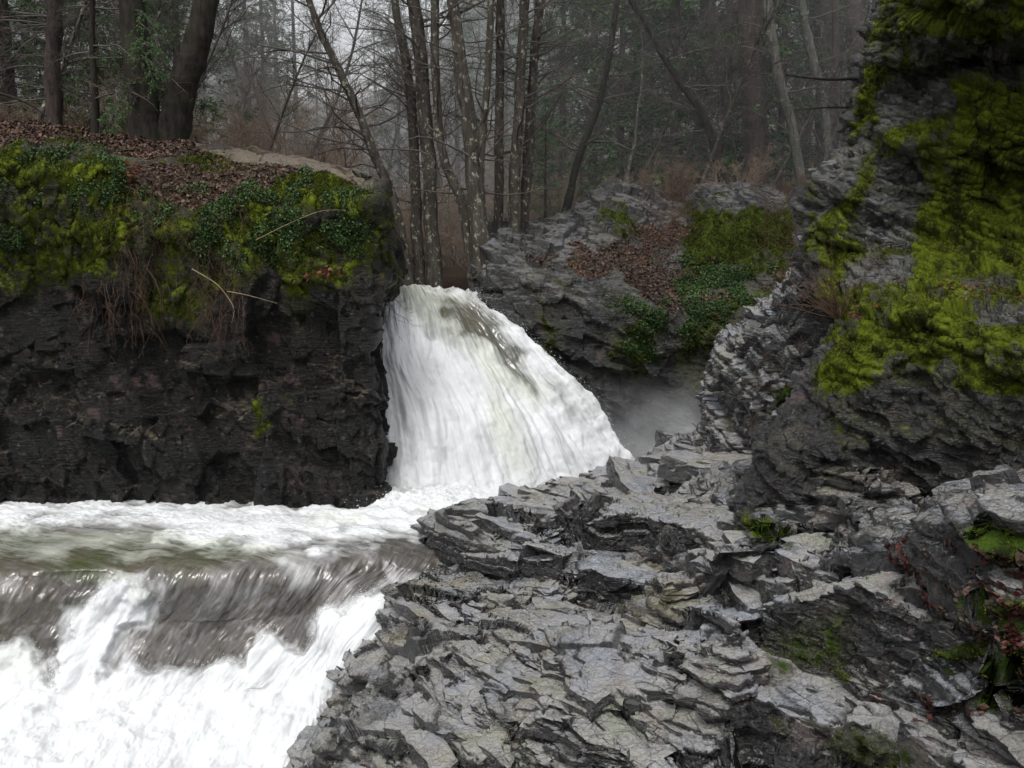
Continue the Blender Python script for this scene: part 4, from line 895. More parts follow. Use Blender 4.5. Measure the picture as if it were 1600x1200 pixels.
fl = m.mix(m.mr(m.noise(.6, 4, .6), .5, .65, 0, .7), fl, (.025, .035, .012))
m.bsdf(fl, .9, .2, m.bump(m.noise(12, 5, .8), 1, .1)); M['floor'] = m.m
ground = grid_obj('forest_ground', np.stack([X, Y, Z], -1), M['floor'], smooth=True)
tag(ground, 'leaf covered forest floor rising into a wooded hillside behind the river', 'ground', kind='structure')

M['bark'] = bark_material('alder_bark', (.026, .022, .018), (.085, .076, .064), 9, spots=1.)
M['barkdark'] = bark_material('dark_bark', (.005, .004, .0035), (.030, .024, .020), 12, spots=.0, mossy=.25)
M['barkred'] = bark_material('fir_bark', (.018, .013, .011), (.065, .048, .042), 10, spots=.1)
M['lichen'] = bark_material('lichen_bark', (.035, .034, .028), (.12, .12, .10), 8, spots=.6)
M['twig'] = bark_material('twig_bark', (.045, .038, .034), (.12, .105, .095), 5)
M['twigred'] = bark_material('red_twig_bark', (.050, .030, .020), (.12, .072, .048), 5)
M['twigbrown'] = bark_material('thicket_twig_bark', (.12, .09, .062), (.25, .185, .135), 5)
M['needle'] = leaf_material('fir_needles', [(.015, .040, .010), (.032, .080, .018), (.060, .13, .028), (.085, .165, .04)], 5, .6)
M['needle2'] = leaf_material('pale_fir_needles', [(.030, .080, .028), (.05, .125, .042), (.08, .17, .06), (.11, .20, .08)], 5, .6)
M['farneedle'] = leaf_material('hill_needles', [(.045, .07, .05), (.07, .10, .07), (.10, .13, .09)], 5, .8)

def tubes(g, P, R, k=3, mat=0):
    """many tubes at once: P (N,m,3), R (N,m)"""
    N_, m_ = P.shape[:2]
    T = np.gradient(P, axis=1); T /= np.linalg.norm(T, axis=-1, keepdims=True)+1e-9
    up = np.where(np.abs(T[:, :1, 2:3]) > .85, np.array([1., 0, 0]), np.array([0, 0, 1.]))
    A = np.cross(T, up); A /= np.linalg.norm(A, axis=-1, keepdims=True)+1e-9; B = np.cross(T, A)
    th = np.arange(k)*2*math.pi/k
    V = P[:, :, None]+R[:, :, None, None]*(A[:, :, None]*np.cos(th)[:, None]+B[:, :, None]*np.sin(th)[:, None])
    g.v.append(V.reshape(-1, 3)); i = np.arange(N_*m_*k).reshape(N_, m_, k)+g.n; j = np.roll(i, -1, 2)
    f = np.stack([i[:, :-1], j[:, :-1], j[:, 1:], i[:, 1:]], -1).reshape(-1, 4)
    g.f4.append(f); g.m4.append(np.full(len(f), mat)); g.n += N_*m_*k
def paths(S, D, L, m_=6, wob=.25, up=0., r=rng):
    """curved paths from starts S along D"""
    n = len(S); D = D/np.linalg.norm(D, axis=1, keepdims=True); P = [S]; d = D.copy()
    for i in range(m_-1):
        d = d+r.normal(size=(n, 3))*wob; d[:, 2] += up; d /= np.linalg.norm(d, axis=1, keepdims=True)
        P.append(P[-1]+d*(L/(m_-1))[:, None])
    return np.stack(P, 1)
def sprout(P, n, L0, L1, ang=.9, r=rng, tmin=.2, zup=.0, flat=1.):
    """n children per path; returns starts, dirs, lens, radius fraction"""
    N_, m_ = P.shape[:2]; idx = np.repeat(np.arange(N_), n); t = tmin+(1-tmin)*r.random(len(idx))
    x = t*(m_-1); i = np.minimum(x.astype(int), m_-2); f = (x-i)[:, None]
    S = P[idx, i]*(1-f)+P[idx, i+1]*f; T = P[idx, i+1]-P[idx, i]; T /= np.linalg.norm(T, axis=1, keepdims=True)+1e-9
    Q = r.normal(size=(len(idx), 3)); Q[:, 2] *= flat; Q -= T*(Q*T).sum(1, keepdims=True); Q /= np.linalg.norm(Q, axis=1, keepdims=True)
    D = T*math.cos(ang)+Q*math.sin(ang); D[:, 2] += zup
    L = (L0+(L1-L0)*r.random(len(idx)))*(1.15-t*.6)
    return S, D, L, t
def taper(R0, m_, e=.15): return R0[:, None]*np.linspace(1, e, m_)[None]
def trunk_path(pts, d, top=3.5, n=26):
    """photo outline of a trunk -> 3-D centre line + radii, carried on above the frame"""
    c = np.array([W(x, y, d) for x, y, w in pts]); r_ = np.array([w/2/1600.*d for x, y, w in pts])
    dirv_ = c[-1]-c[-2]; dirv_ /= np.linalg.norm(dirv_)
    c = np.vstack([c, c[-1]+dirv_*top]); r_ = np.append(r_, r_[-1]*.45)
    base = c[0].copy(); base[2] -= .5; c[0] = base
    t = np.linspace(0, 1, n); return cr(c, t), np.maximum(cr(r_[:, None], t)[:, 0], .01)
def rough_trunk(g, c, rad, k=12, seed=0, flare=.25):
    s = np.linspace(0, 1, 90); x = s*(len(c)-1); i = np.minimum(x.astype(int), len(c)-2); f = (x-i)[:, None]
    cc = cr(c, s); rr = cr(rad[:, None], s)[:, 0]*(1+flare*np.exp(-s*22))
    cc = cc+np.stack([perlin(cc*.8, seed), perlin(cc*.8+5, seed), cc[:, 0]*0], 1)*.06
    g.tube(cc, rr, k); v = g.v[-1]; ctr = np.repeat(cc, k, 0); dv = v-ctr; R0 = np.linalg.norm(dv, axis=1, keepdims=True)
    q = v*np.array([7, 7, 2.]); g.v[-1] = ctr+dv*(1+.22*fbm(q, 4, seed)[:, None]+.10*perlin(v*1.5, seed+2)[:, None])
TREES = []
def bare_tree(name, stems, d, label, cat, mat='bark', nb=26, L=(1.2, 3.2), tmin=.25, zup=.15, group=None, seed=0, twmat='twig', n2=7, n3=4, up=.02):
    r = np.random.default_rng(seed+1000)
    base = W(stems[0][0][0], stems[0][0][1], d)
    root = empty(name, base); tag(root, label, cat, group)
    for s_i, pts in enumerate(stems):
        g = Geo(); c, rad = trunk_path(pts, d); rough_trunk(g, c-np.array(base), rad, 12, seed+s_i)
        g.obj('trunk', [M[mat]], root, True)
        gb = Geo(); n = int(nb*1.35)
        t = tmin+(1-tmin)*r.random(n); x = t*(len(c)-1); i = np.minimum(x.astype(int), len(c)-2); f = (x-i)[:, None]
        S = c[i]*(1-f)+c[i+1]*f-np.array(base); az = r.random(n)*2*math.pi
        D = np.stack([np.cos(az), np.sin(az)*.8, zup+.35*r.random(n)], 1); Ln = L[0]+(L[1]-L[0])*r.random(n)
        P1 = paths(S, D, Ln, 8, .16, up, r); R1 = np.minimum(rad[i]*.45, .006+.007*Ln); tubes(gb, P1, taper(R1, 8), 4)
        S, D, L2, _ = sprout(P1, n2, .3, 1.1, .8, r); P2 = paths(S, D, L2, 5, .2, up, r); tubes(gb, P2, taper(.0035+.005*L2, 5, .3), 3)
        S, D, L3, _ = sprout(P2, n3, .12, .45, .8, r); P3 = paths(S, D, L3, 3, .2, up, r); tubes(gb, P3, taper(.0035+L3*0, 3, .5), 3)
        gb.obj('branches', [M[twmat]], root)
    return root
alder = 'alders growing behind the lip of the waterfall'
bare_tree('alder_tree', [[(642, 452, 17), (622, 340, 15), (575, 215, 14), (535, 120, 12), (500, 45, 10), (478, -10, 9)]], 25.6, 'slender alder leaning left beside the mossy cliff, leftmost of the alders', 'tree', nb=34, L=(1.5, 3.6), group=alder, seed=1, up=-.01, n2=9)
bare_tree('alder_tree', [[(656, 452, 19), (650, 330, 17), (643, 155, 15), (616, 0, 11)]], 26.3, 'straight alder close right of the left-leaning one above the waterfall lip', 'tree', nb=22, group=alder, seed=2)
bare_tree('alder_tree', [[(681, 455, 21), (668, 232, 21), (655, 78, 21), (645, -10, 19)]], 25.8, 'thick smooth grey alder rising straight over the middle of the waterfall lip', 'tree', nb=24, group=alder, seed=3)
bare_tree('alder_tree', [[(742, 400, 19), (722, 320, 16), (694, 252, 14), (682, 155, 13), (679, -10, 12)]], 25.2, 'alder bending left from the same foot as the thickest alder', 'tree', nb=20, group=alder, seed=4)
bare_tree('alder_tree', [[(756, 400, 34), (742, 300, 26), (733, 194, 24), (719, 100, 20), (706, -10, 16)], [(760, 380, 16), (750, 271, 13), (761, 136, 11), (768, -10, 10)]], 24.9, 'thickest alder with pale lichen spots and a forked second stem beside the outcrop', 'tree', nb=22, group=alder, seed=5)
bare_tree('alder_tree', [[(779, 385, 15), (780, 200, 14), (783, -10, 12)]], 26.2, 'plumb straight slim alder between the thickest alder and the crossing pair', 'tree', nb=18, group=alder, seed=6)
bare_tree('alder_tree', [[(800, 380, 20), (806, 250, 17), (813, 120, 15), (820, -10, 14)]], 25.8, 'lichen spotted alder, left stem of the close pair at the outcrop', 'tree', nb=18, group=alder, seed=7)
bare_tree('alder_tree', [[(815, 380, 18), (825, 240, 16), (835, 100, 14), (844, -10, 13)]], 26.4, 'lichen spotted alder, right stem of the close pair at the outcrop', 'tree', nb=20, group=alder, seed=8)
bare_tree('leaning_tree', [[(872, 350, 13), (900, 260, 11), (930, 180, 10), (950, 100, 9), (966, -10, 8)]], 30, 'slim grey tree leaning right behind the left end of the outcrop', 'tree', mat='barkdark', nb=26, seed=9)
bare_tree('crooked_tree', [[(1140, 330, 15), (1128, 280, 14), (1105, 194, 13), (1070, 140, 11), (1040, 90, 10), (1005, 30, 9), (980, -10, 8)]], 30.5, 'dark crooked tree leaning left over the outcrop in the gloom', 'tree', mat='barkdark', nb=30, L=(1.2, 3), seed=10)
bare_tree('lichened_tree', [[(1262, 310, 16), (1240, 210, 15), (1215, 110, 15), (1195, -10, 15)]], 31, 'pale lichened trunk leaning left beside the large fir trunk', 'tree', mat='lichen', nb=14, seed=11)
bare_tree('lichened_tree', [[(1298, 300, 13), (1290, 180, 13), (1262, 60, 13), (1250, -10, 13)]], 33, 'pale slim trunk just left of the right cliff with two long dead side branches', 'tree', mat='lichen', nb=12, seed=12)
for i, (sx, w0, d_) in enumerate([(120, 6, 30), (372, 5, 31), (455, 6, 34), (555, 5, 36), (868, 7, 33), (905, 6, 36), (1010, 8, 34), (1075, 7, 35)]):
    pass
def dead_branch(pts, d, r0, label, seed):
    r = np.random.default_rng(seed); c = np.array([W(*(tuple(p)+(d,))) for p in pts]); b0 = c[0].copy(); g = Geo(); t = np.linspace(0, 1, 14)
    cc = cr(c, t)-b0; g.tube(cc, r0*np.linspace(1, .4, 14), 6)
    P2 = paths(*sprout(cc[None], 14, .2, .6, .8, r)[:3], 4, .2, 0, r); tubes(g, P2, taper(np.full(len(P2), .006), 4), 3)
    o = g.obj('dead_branch', [M['barkdark']]); o.location = b0; tag(o, label, 'branch')
dead_branch([(1340, 122), (1290, 124), (1228, 117)], 17.5, .035, 'long dead branch reaching left from the right cliff, upper of two', 1)
dead_branch([(1340, 168), (1290, 168), (1240, 172)], 17.5, .022, 'thin dead branch reaching left from the right cliff, lower of two', 2)
dead_branch([(-20, 140), (20, 152), (50, 165), (72, 182)], 21, .035, 'pale bare branch slanting down at the left edge above the cliff', 3)

# conifers
def conifer_mesh(name, H, r0, seed, zmin=.15, Lmax=3., dens=1., needle='needle', qs=.10, per=30, nb=70):
    r = np.random.default_rng(seed)
    g = Geo(); c = np.stack([np.zeros(20), np.zeros(20), np.linspace(-.4, H, 20)], 1); rough_trunk(g, c, np.linspace(r0, .02, 20), 9, seed)
    tm = g.mesh(name+'_trunk', [M['barkred']], True)
    n = int(nb*dens); z = (zmin+(1-zmin)*r.random(n)**1.0)*H; az = r.random(n)*2*math.pi
    L = Lmax*(1-(z/H))**.75*(.55+.6*r.random(n))+.25
    S = np.stack([z*0, z*0, z], 1); D = np.stack([np.cos(az), np.sin(az), .12+0*z], 1)
    g = Geo(); P1 = paths(S, D, L, 7, .07, -.07, r); tubes(g, P1, taper(.006+.009*L, 7), 3, 0)
    S, D, L2, _ = sprout(P1, 12, .25, .9, .95, r, .12, -.05, .35); P2 = paths(S, D, L2, 4, .1, -.10, r); tubes(g, P2, taper(L2*0+.004, 4), 3, 0)
    S, D, L3, _ = sprout(P2, per, qs*.7, qs*1.6, .75, r, .05, -.1, .5)
    D /= np.linalg.norm(D, axis=1, keepdims=True); L3 = L3[:, None]; w_ = np.cross(D, rdir(len(D), r)); w_ /= np.linalg.norm(w_, axis=1, keepdims=True); w_ *= qs*.16
    g.quads(np.stack([S-w_*.5, S+D*L3*.5-w_, S+D*L3, S+D*L3*.5+w_], 1), 1)
    cm = g.mesh(name+'_foliage', [M['twig'], M[needle]])
    return tm, cm
CONS = [conifer_mesh('fir_a', 17, .20, 1, .06, 3.3, 1, 'needle', .17, 11, 150), conifer_mesh('fir_b', 14, .16, 2, .04, 3.0, 1, 'needle', .17, 11, 140), conifer_mesh('fir_c', 19, .24, 3, .12, 3.0, 1, 'needle2', .16, 9, 95)]
def place_conifer(k, px, d, label, group, s=1., rz=None, name='fir_tree', sz=1.):
    x, y, _ = W(px, 330, d); root = empty(name, (x, y, float(gz(x, y))-.1)); root.scale = (s, s, s*sz); root.rotation_euler = (0, 0, px*.7 if rz is None else rz)
    tag(root, label, 'tree', group)
    for nm, me in zip(('trunk', 'foliage'), CONS[k]): link(bpy.data.objects.new(nm, me), root)
dark_r = 'dark firs crowding behind the rock outcrop'
for i, (px_, d_, k, s) in enumerate([(878, 36, 1, .9), (925, 41, 0, 1), (968, 35, 1, .9), (1010, 40, 0, 1.1), (1050, 34, 1, 1), (1090, 38, 0, 1), (1130, 33.5, 1, 1.0), (1165, 42, 0, 1.1), (1215, 36, 1, 1), (1255, 40, 0, 1), (1300, 44, 1, 1.2), (1350, 37, 0, 1), (1410, 42, 1, 1), (990, 47, 2, 1), (1100, 50, 0, 1.2), (1240, 52, 2, 1.1)]):
    place_conifer(k, px_, d_, 'dark green fir standing in the gloomy wood behind the rock outcrop', dark_r, s)
dark_l = 'dark firs behind the left cliff'
for i, (px_, d_, k, s) in enumerate([(-60, 27, 1, .8), (30, 29, 0, .9), (110, 33, 1, .9), (165, 30, 1, .8), (215, 28, 1, .7), (290, 33, 0, .8), (60, 38, 0, 1), (-30, 44, 2, 1), (230, 42, 0, 1.)]):
    place_conifer(k, px_, d_, 'dark green fir standing behind the leaf strewn top of the left cliff', dark_l, s)
mid_c = 'hazy firs in the open valley behind the alders'
for i, (px_, d_, k, s) in enumerate([(395, 52, 2, .8), (440, 66, 2, .8), (500, 72, 2, .45), (468, 56, 2, .72), (420, 46, 0, .7), (590, 74, 2, .75), (625, 60, 0, .75), (670, 68, 2, .8), (715, 58, 2, .8), (750, 72, 0, .9), (790, 60, 2, .8), (835, 52, 2, .8), (860, 64, 0, 1), (370, 64, 0, 1), (325, 55, 2, 1)]):
    place_conifer(k, px_, d_, 'pale hazy fir in the misty valley beyond the bare alders', mid_c, s)
place_conifer(2, 852, 29.5, 'small bright green young fir beside the pair of alders at the end of the outcrop', None, .26, sz=.9)
# individual big trunks
def big_trunk(name, pts, d, label, mat, nb=14, seed=0, fol=None):
    r = np.random.default_rng(seed+50); base = W(pts[0][0], pts[0][1], d); root = empty(name, base); tag(root, label, 'tree')
    stems = [pts]
    g = Geo(); c, rad = trunk_path(pts, d); rough_trunk(g, c-np.array(base), rad, 16, seed, .18); g.obj('trunk', [M[mat]], root, True)
    gb = Geo(); n = nb; t = .2+.8*r.random(n); x = t*(len(c)-1); i = np.minimum(x.astype(int), len(c)-2); S = c[i]-np.array(base); az = r.random(n)*2*math.pi
    D = np.stack([np.cos(az), np.sin(az), .1-.25*r.random(n)], 1); P1 = paths(S, D, 1+1.6*r.random(n), 8, .12, -.05, r); tubes(gb, P1, taper(np.full(n, .022), 8), 4)
    P2 = paths(*sprout(P1, 9, .25, .8, .9, r, .15, -.05, .5)[:3], 4, .15, -.08, r); tubes(gb, P2, taper(np.full(len(P2), .006), 4), 3)
    gb.obj('branches', [M['twig']], root)
    if fol:
        gf = Geo(); n = fol; t = .35+.65*r.random(n); i = np.minimum((t*(len(c)-1)).astype(int), len(c)-2); S = c[i]-np.array(base); az = r.random(n)*2*math.pi
        D = np.stack([np.cos(az), np.sin(az), .05+0*az], 1); P1 = paths(S, D, .9+1.7*r.random(n), 7, .1, -.16, r); tubes(gf, P1, taper(np.full(n, .014), 7), 3, 0)
        P2 = paths(*sprout(P1, 14, .25, .65, .9, r, .1, -.12, .4)[:3], 4, .1, -.2, r); tubes(gf, P2, taper(np.full(len(P2), .004), 4), 3, 0)
        S, D, L3, _ = sprout(P2, 22, .05, .11, .7, r, .02, -.15, .6); D /= np.linalg.norm(D, axis=1, keepdims=True); w_ = np.cross(D, rdir(len(D), r)); w_ /= np.linalg.norm(w_, axis=1, keepdims=True); w_ *= .009
        L3 = L3[:, None]; gf.quads(np.stack([S-w_*.5, S+D*L3*.5-w_, S+D*L3, S+D*L3*.5+w_], 1), 1)
        gf.obj('foliage', [M['twig'], M['needle']], root)
    return root
rt = big_trunk('twin_stemmed_fir', [(232, 235, 58), (226, 190, 48), (218, 110, 40), (205, 0, 36)], 22, 'huge dark double trunked fir on top of the left cliff with drooping green sprays', 'barkdark', 10, 1, 30)
g = Geo(); c, rad = trunk_path([(262, 235, 58), (272, 180, 48), (300, 95, 40), (325, 0, 38)], 22.2); rough_trunk(g, c-np.array(rt.location), rad, 16, 5, .15); g.obj('trunk', [M['barkdark']], rt, True)
big_trunk('fir_tree', [(82, 205, 28), (82, 100, 24), (88, 0, 22)], 23, 'brown fir trunk at the back of the left cliff, left of the thin black one', 'barkred', 26, 2)
big_trunk('thin_tree', [(147, 210, 12), (146, 100, 9), (144, 0, 8)], 22, 'thin black trunk between the brown fir trunk and the twin trunk', 'barkdark', 16, 3)
big_trunk('large_fir_tree', [(1185, 330, 40), (1180, 180, 36), (1172, 0, 36)], 32, 'large straight fir trunk in the dark wood behind the outcrop', 'barkred', 12, 4)
big_trunk('background_tree', [(1292, 290, 30), (1288, 120, 28), (1285, 0, 27)], 36, 'dark straight trunk left of the purple grey trunk near the right cliff', 'barkred', 8, 5)
big_trunk('background_tree', [(1318, 260, 11), (1308, 120, 11), (1306, 0, 10)], 33, 'thin straight trunk between two broad ones near the right cliff', 'barkred', 6, 6)
big_trunk('background_tree', [(1340, 240, 26), (1337, 120, 25), (1335, 0, 24)], 35, 'broad purple grey trunk touching the edge of the right cliff', 'barkred', 6, 7)
big_trunk('background_tree', [(1098, 320, 12), (1100, 160, 11), (1102, 0, 11)], 36, 'thin dim trunk left of the large fir trunk', 'barkred', 8, 8)

# bare background trees and shrubs, a few meshes copied many times
def bare_mesh(name, H, r0, seed, mat, n1, Lb, n2=8, n3=5, spread=.6, stems=1, zmin=.2, k0=6):
    r = np.random.default_rng(seed); g = Geo()
    S = np.zeros((stems, 3)); S[:, :2] = r.normal(size=(stems, 2))*.12*(stems > 1); S[:, 2] = -.2
    D = np.stack([r.normal(size=stems)*spread, r.normal(size=stems)*spread, np.ones(stems)], 1)
    P0 = paths(S, D, np.full(stems, H)*(.7+.3*r.random(stems)), 12, .06, .02, r); tubes(g, P0, taper(np.full(stems, r0), 12), k0)
    S, D, L, t = sprout(P0, n1, Lb*.4, Lb, .75, r, zmin, .1); P1 = paths(S, D, L, 7, .14, .0, r); tubes(g, P1, taper(.004+.009*L, 7, .25), 3)
    S, D, L, t = sprout(P1, n2, Lb*.12, Lb*.4, .8, r, .1, .0); P2 = paths(S, D, L, 4, .2, .0, r); tubes(g, P2, taper(.005+0*L, 4, .5), 3)
    if n3:
        S, D, L, t = sprout(P2, n3, Lb*.05, Lb*.16, .8, r, .1, .0); P3 = paths(S, D, L, 3, .2, .0, r); tubes(g, P3, taper(.004+0*L, 3, .6), 3)
    return g.mesh(name, [M[mat]])
BT = [bare_mesh('bare_a', 11, .08, 11, 'twig', 34, 2.6), bare_mesh('bare_b', 9, .06, 12, 'twig', 30, 2.4), bare_mesh('bare_c', 12, .10, 13, 'bark', 34, 3.0)]
BS = [bare_mesh('shrub_a', 2.2, .016, 21, 'twigbrown', 9, 1.1, 6, 3, .5, 9, .15, 3), bare_mesh('shrub_b', 2.6, .018, 22, 'twigbrown', 9, 1.2, 6, 3, .45, 10, .15, 3), bare_mesh('shrub_c', 2.0, .014, 23, 'twigred', 9, 1.0, 6, 3, .55, 10, .1, 3)]
rb = np.random.default_rng(77)
def scatter(meshes, n, x0, x1, d0, d1, name, label, cat, group, s0=.8, s1=1.2):
    for i in range(n):
        px_ = x0+(x1-x0)*(i+rb.random())/n; d_ = d0+(d1-d0)*rb.random(); x, y, _ = W(px_, 330, d_)
        o = bpy.data.objects.new(name, meshes[i % len(meshes)]); s = s0+(s1-s0)*rb.random(); o.scale = (s, s, s); o.rotation_euler = (0, 0, rb.random()*6.3)
        o.location = (x, y, float(gz(x, y))-.1); link(o); tag(o, label, cat, group)
scatter(BT, 13, 330, 900, 31, 48, 'bare_tree', 'leafless grey tree with fine branches in the haze beyond the alders', 'tree', 'leafless trees in the hazy valley')
scatter(BT, 12, 850, 1330, 29.5, 34, 'bare_tree', 'leafless grey tree among the dark firs behind the outcrop', 'tree', 'leafless trees in the dark wood behind the outcrop', .5, .9)
scatter(BT, 12, -60, 420, 23.5, 31, 'bare_tree', 'leafless slender tree among the dark firs on the left bank', 'tree', 'leafless trees on the left bank', .5, .9)
scatter(BS[:2], 20, 350, 880, 27.5, 44, 'bare_shrub', 'brown leafless shrub in the thicket behind the alders', 'shrub', 'brown thicket behind the alders', 1., 1.7)
scatter(BS, 7, 860, 1330, 28.8, 32, 'bare_shrub', 'dull brown leafless shrub along the back of the outcrop', 'shrub', 'shrubs along the back of the outcrop', .5, .9)
scatter(BS, 14, -60, 480, 22.8, 27, 'bare_shrub', 'brown leafless shrub behind the rim of the left cliff', 'shrub', 'shrubs behind the rim of the left cliff', .5, .8)
# far wooded hillside
def cheap_tree(r, H):
    g = []
    n = 420; z = H*(.05+.95*r.random(n)); R = (1-z/H)**.8*H*.19*(.4+.8*r.random(n))+.1; az = r.random(n)*6.283
    P = np.stack([R*np.cos(az), R*np.sin(az), z], 1); D = np.stack([np.cos(az), np.sin(az), -.5+0*az], 1); w_ = np.stack([-np.sin(az), np.cos(az), .3*r.normal(size=n)], 1)
    s = (.35+.5*r.random(n))[:, None]*H/14
    return np.stack([P-D*s-w_*s*.25, P-w_*s*.5, P+D*s, P+w_*s*.5], 1)
g = Geo(); r3 = np.random.default_rng(9); tv = [cheap_tree(r3, h) for h in (12, 15, 18)]
for i in range(300):
    d_ = 80+130*r3.random()**1.0; x = (r3.random()*1.5-.72)*d_; z = float(gz(x, d_)); t = tv[i % 3]
    a = r3.random()*6.3; R2 = np.array([[math.cos(a), -math.sin(a), 0], [math.sin(a), math.cos(a), 0], [0, 0, 1]]); sc = .55+.35*r3.random()
    if abs(x+.17*d_) < 16: continue
    g.quads(t@R2.T*sc+np.array([x, d_, z]))
o = g.obj('wooded_hillside', [M['farneedle']]); tag(o, 'far grey green wood covering the misty hillside', 'forest', kind='stuff')
# haze
def fixn(me):
    import bmesh
    b = bmesh.new(); b.from_mesh(me); bmesh.ops.remove_doubles(b, verts=b.verts, dist=1e-5); bmesh.ops.recalc_face_normals(b, faces=b.faces); b.to_mesh(me); b.free()
def vol_box(name, x0, x1, y0, y1, z0, z1, dens, col, label):
    c = [(x, y, z) for x in (x0, x1) for y in (y0, y1) for z in (z0, z1)]
    me = raw_mesh(name, np.array(c), [(0, 1, 3, 2), (4, 6, 7, 5), (0, 4, 5, 1), (2, 3, 7, 6), (0, 2, 6, 4), (1, 5, 7, 3)])
    mt = bpy.data.materials.new(name); mt.use_nodes = True; t = mt.node_tree; t.nodes.clear(); o_ = t.nodes.new('ShaderNodeOutputMaterial'); v = t.nodes.new('ShaderNodeVolumeScatter')
    v.inputs['Color'].default_value = (*col, 1); v.inputs['Density'].default_value = dens; v.inputs['Anisotropy'].default_value = 0.; t.links.new(v.outputs[0], o_.inputs['Volume'])
    fixn(me); me.materials.append(mt); o = link(bpy.data.objects.new(name, me)); tag(o, label, 'haze', kind='stuff'); return o
vol_box('forest_haze', -120, 120, 27, 105, -4, 42, .0078, (.93, .97, 1), 'thin grey haze hanging through the forest')
# ---- mist at the foot of the fall -----------------------------------------------------
n_ = 24; th = np.linspace(0, math.pi, n_); ph = np.linspace(0, 2*math.pi, 2*n_)
TH, PH = np.meshgrid(th, ph, indexing='ij')
def mist(c0, sc, dens, label, nsc=2.2):
    o = grid_obj('mist', np.stack([np.sin(TH)*np.cos(PH), np.sin(TH)*np.sin(PH), np.cos(TH)], -1), None); o.location = c0; o.scale = sc
    mt = bpy.data.materials.new('mist'); mt.use_nodes = True; t = mt.node_tree; t.nodes.clear(); N_ = t.nodes.new; L_ = t.links.new
    o_ = N_('ShaderNodeOutputMaterial'); v = N_('ShaderNodeVolumeScatter'); tc = N_('ShaderNodeTexCoord'); ln = N_('ShaderNodeVectorMath'); ln.operation = 'LENGTH'
    def mrn(a, b): q = N_('ShaderNodeMapRange'); q.inputs[1].default_value = a; q.inputs[2].default_value = b; return q
    def mul(a, b):
        q = N_('ShaderNodeMath'); q.operation = 'MULTIPLY'; L_(a, q.inputs[0])
        if isinstance(b, float): q.inputs[1].default_value = b
        else: L_(b, q.inputs[1])
        return q.outputs[0]
    mp = mrn(1., .0); mz = mrn(.75, -.8); sp = N_('ShaderNodeSeparateXYZ'); nz_ = N_('ShaderNodeTexNoise'); nz_.inputs['Scale'].default_value = nsc; nz_.inputs['Detail'].default_value = 3; nr_ = mrn(.35, .68)
    L_(tc.outputs['Object'], ln.inputs[0]); L_(ln.outputs['Value'], mp.inputs[0]); L_(tc.outputs['Object'], sp.inputs[0]); L_(sp.outputs['Z'], mz.inputs[0]); L_(tc.outputs['Object'], nz_.inputs['Vector']); L_(nz_.outputs[0], nr_.inputs[0])
    L_(mul(mul(mul(mp.outputs[0], mz.outputs[0]), nr_.outputs[0]), dens), v.inputs['Density'])
    v.inputs['Color'].default_value = (.96, .98, 1, 1); L_(v.outputs[0], o_.inputs['Volume']); fixn(o.data); o.data.materials.clear(); o.data.materials.append(mt); tag(o, label, 'mist', kind='stuff')
mist(np.array(W(1045, 680, 21.8)), np.array([2.2, 1.5, 1.9]), 1.5, 'grey spray mist drifting right of the foot of the waterfall')
mist(np.array(W(830, 765, 19.6)), np.array([3.2, .9, .8]), 1.6, 'white spray hanging over the foot of the waterfall')

# ---- moss, leaves and creepers ----------------------------------------------------------
M['mossleaf'] = leaf_material('moss_tufts', [(.022, .032, .004), (.060, .080, .007), (.10, .12, .010), (.16, .18, .016)], 6, .9, spec=.1)
M['mossdim'] = leaf_material('dim_moss_tufts', [(.014, .020, .004), (.034, .048, .007), (.07, .09, .011), (.11, .13, .016)], 6, .9, spec=.1)
M['herb'] = leaf_material('small_green_leaves', [(.012, .032, .006), (.025, .060, .011), (.045, .088, .018), (.07, .12, .03)], 6, .55)
M['dead'] = leaf_material('dead_leaves', [(.022, .013, .008), (.050, .026, .016), (.085, .040, .026), (.14, .085, .058)], 6, .6)
M['redleaf'] = leaf_material('red_maple_leaves', [(.05, .010, .009), (.09, .02, .018), (.13, .04, .034), (.16, .08, .07)], 6, .45)
rs = np.random.default_rng(3)
def pick(w, n):
    w = np.maximum(w, 0); c = np.cumsum(w); return np.minimum(np.searchsorted(c, rs.random(n)*c[-1]), len(w)-1)
def vis(P): x, y = proj(P); return ((x > -120) & (x < 1720) & (y > -120) & (y < 1320)).astype(F32)
def tufts(name, P, N, w, n, size, mat, label, cat, flat=.25, aspect=.35, lift=.02, layers=1):
    i = pick(w*vis(P), n); p = P[i]+N[i]*(lift*rs.random(n))[:, None]+rs.normal(size=(n, 3))*.012
    g = Geo(); g.quads(leafquads(p, N[i], size, rs, flat, aspect)); o = g.obj(name, [M[mat]]); tag(o, label, cat, kind='stuff'); return o
tufts('moss', RV, RN, (Rmoss > .45)*Rmoss*ss(-.3, .6, RN[:, 2]+.5*fbm(RV*2.6, 3, 71)), 170000, .012, 'mossleaf', 'bright green moss growing over the right cliff', 'moss', .15, .3, .03)
tufts('moss', LV, LN, (Lmoss > .42)*Lmoss*ss(-.3, .6, LN[:, 2]+.5*fbm(LV*2.2, 3, 72)), 100000, .016, 'mossdim', 'yellow green moss hanging over the rim of the left cliff', 'moss', .15, .35, .04)
tufts('moss', OV, ON, (Omoss > .48)*Omoss, 34000, .02, 'mossdim', 'green moss covering the outcrop beyond the waterfall', 'moss', .15, .35, .04)
tufts('moss', SV, SN, (Smoss > .5)*1., 40000, .010, 'mossleaf', 'moss in the seams of the foreground shelf', 'moss', .15, .3, .02)
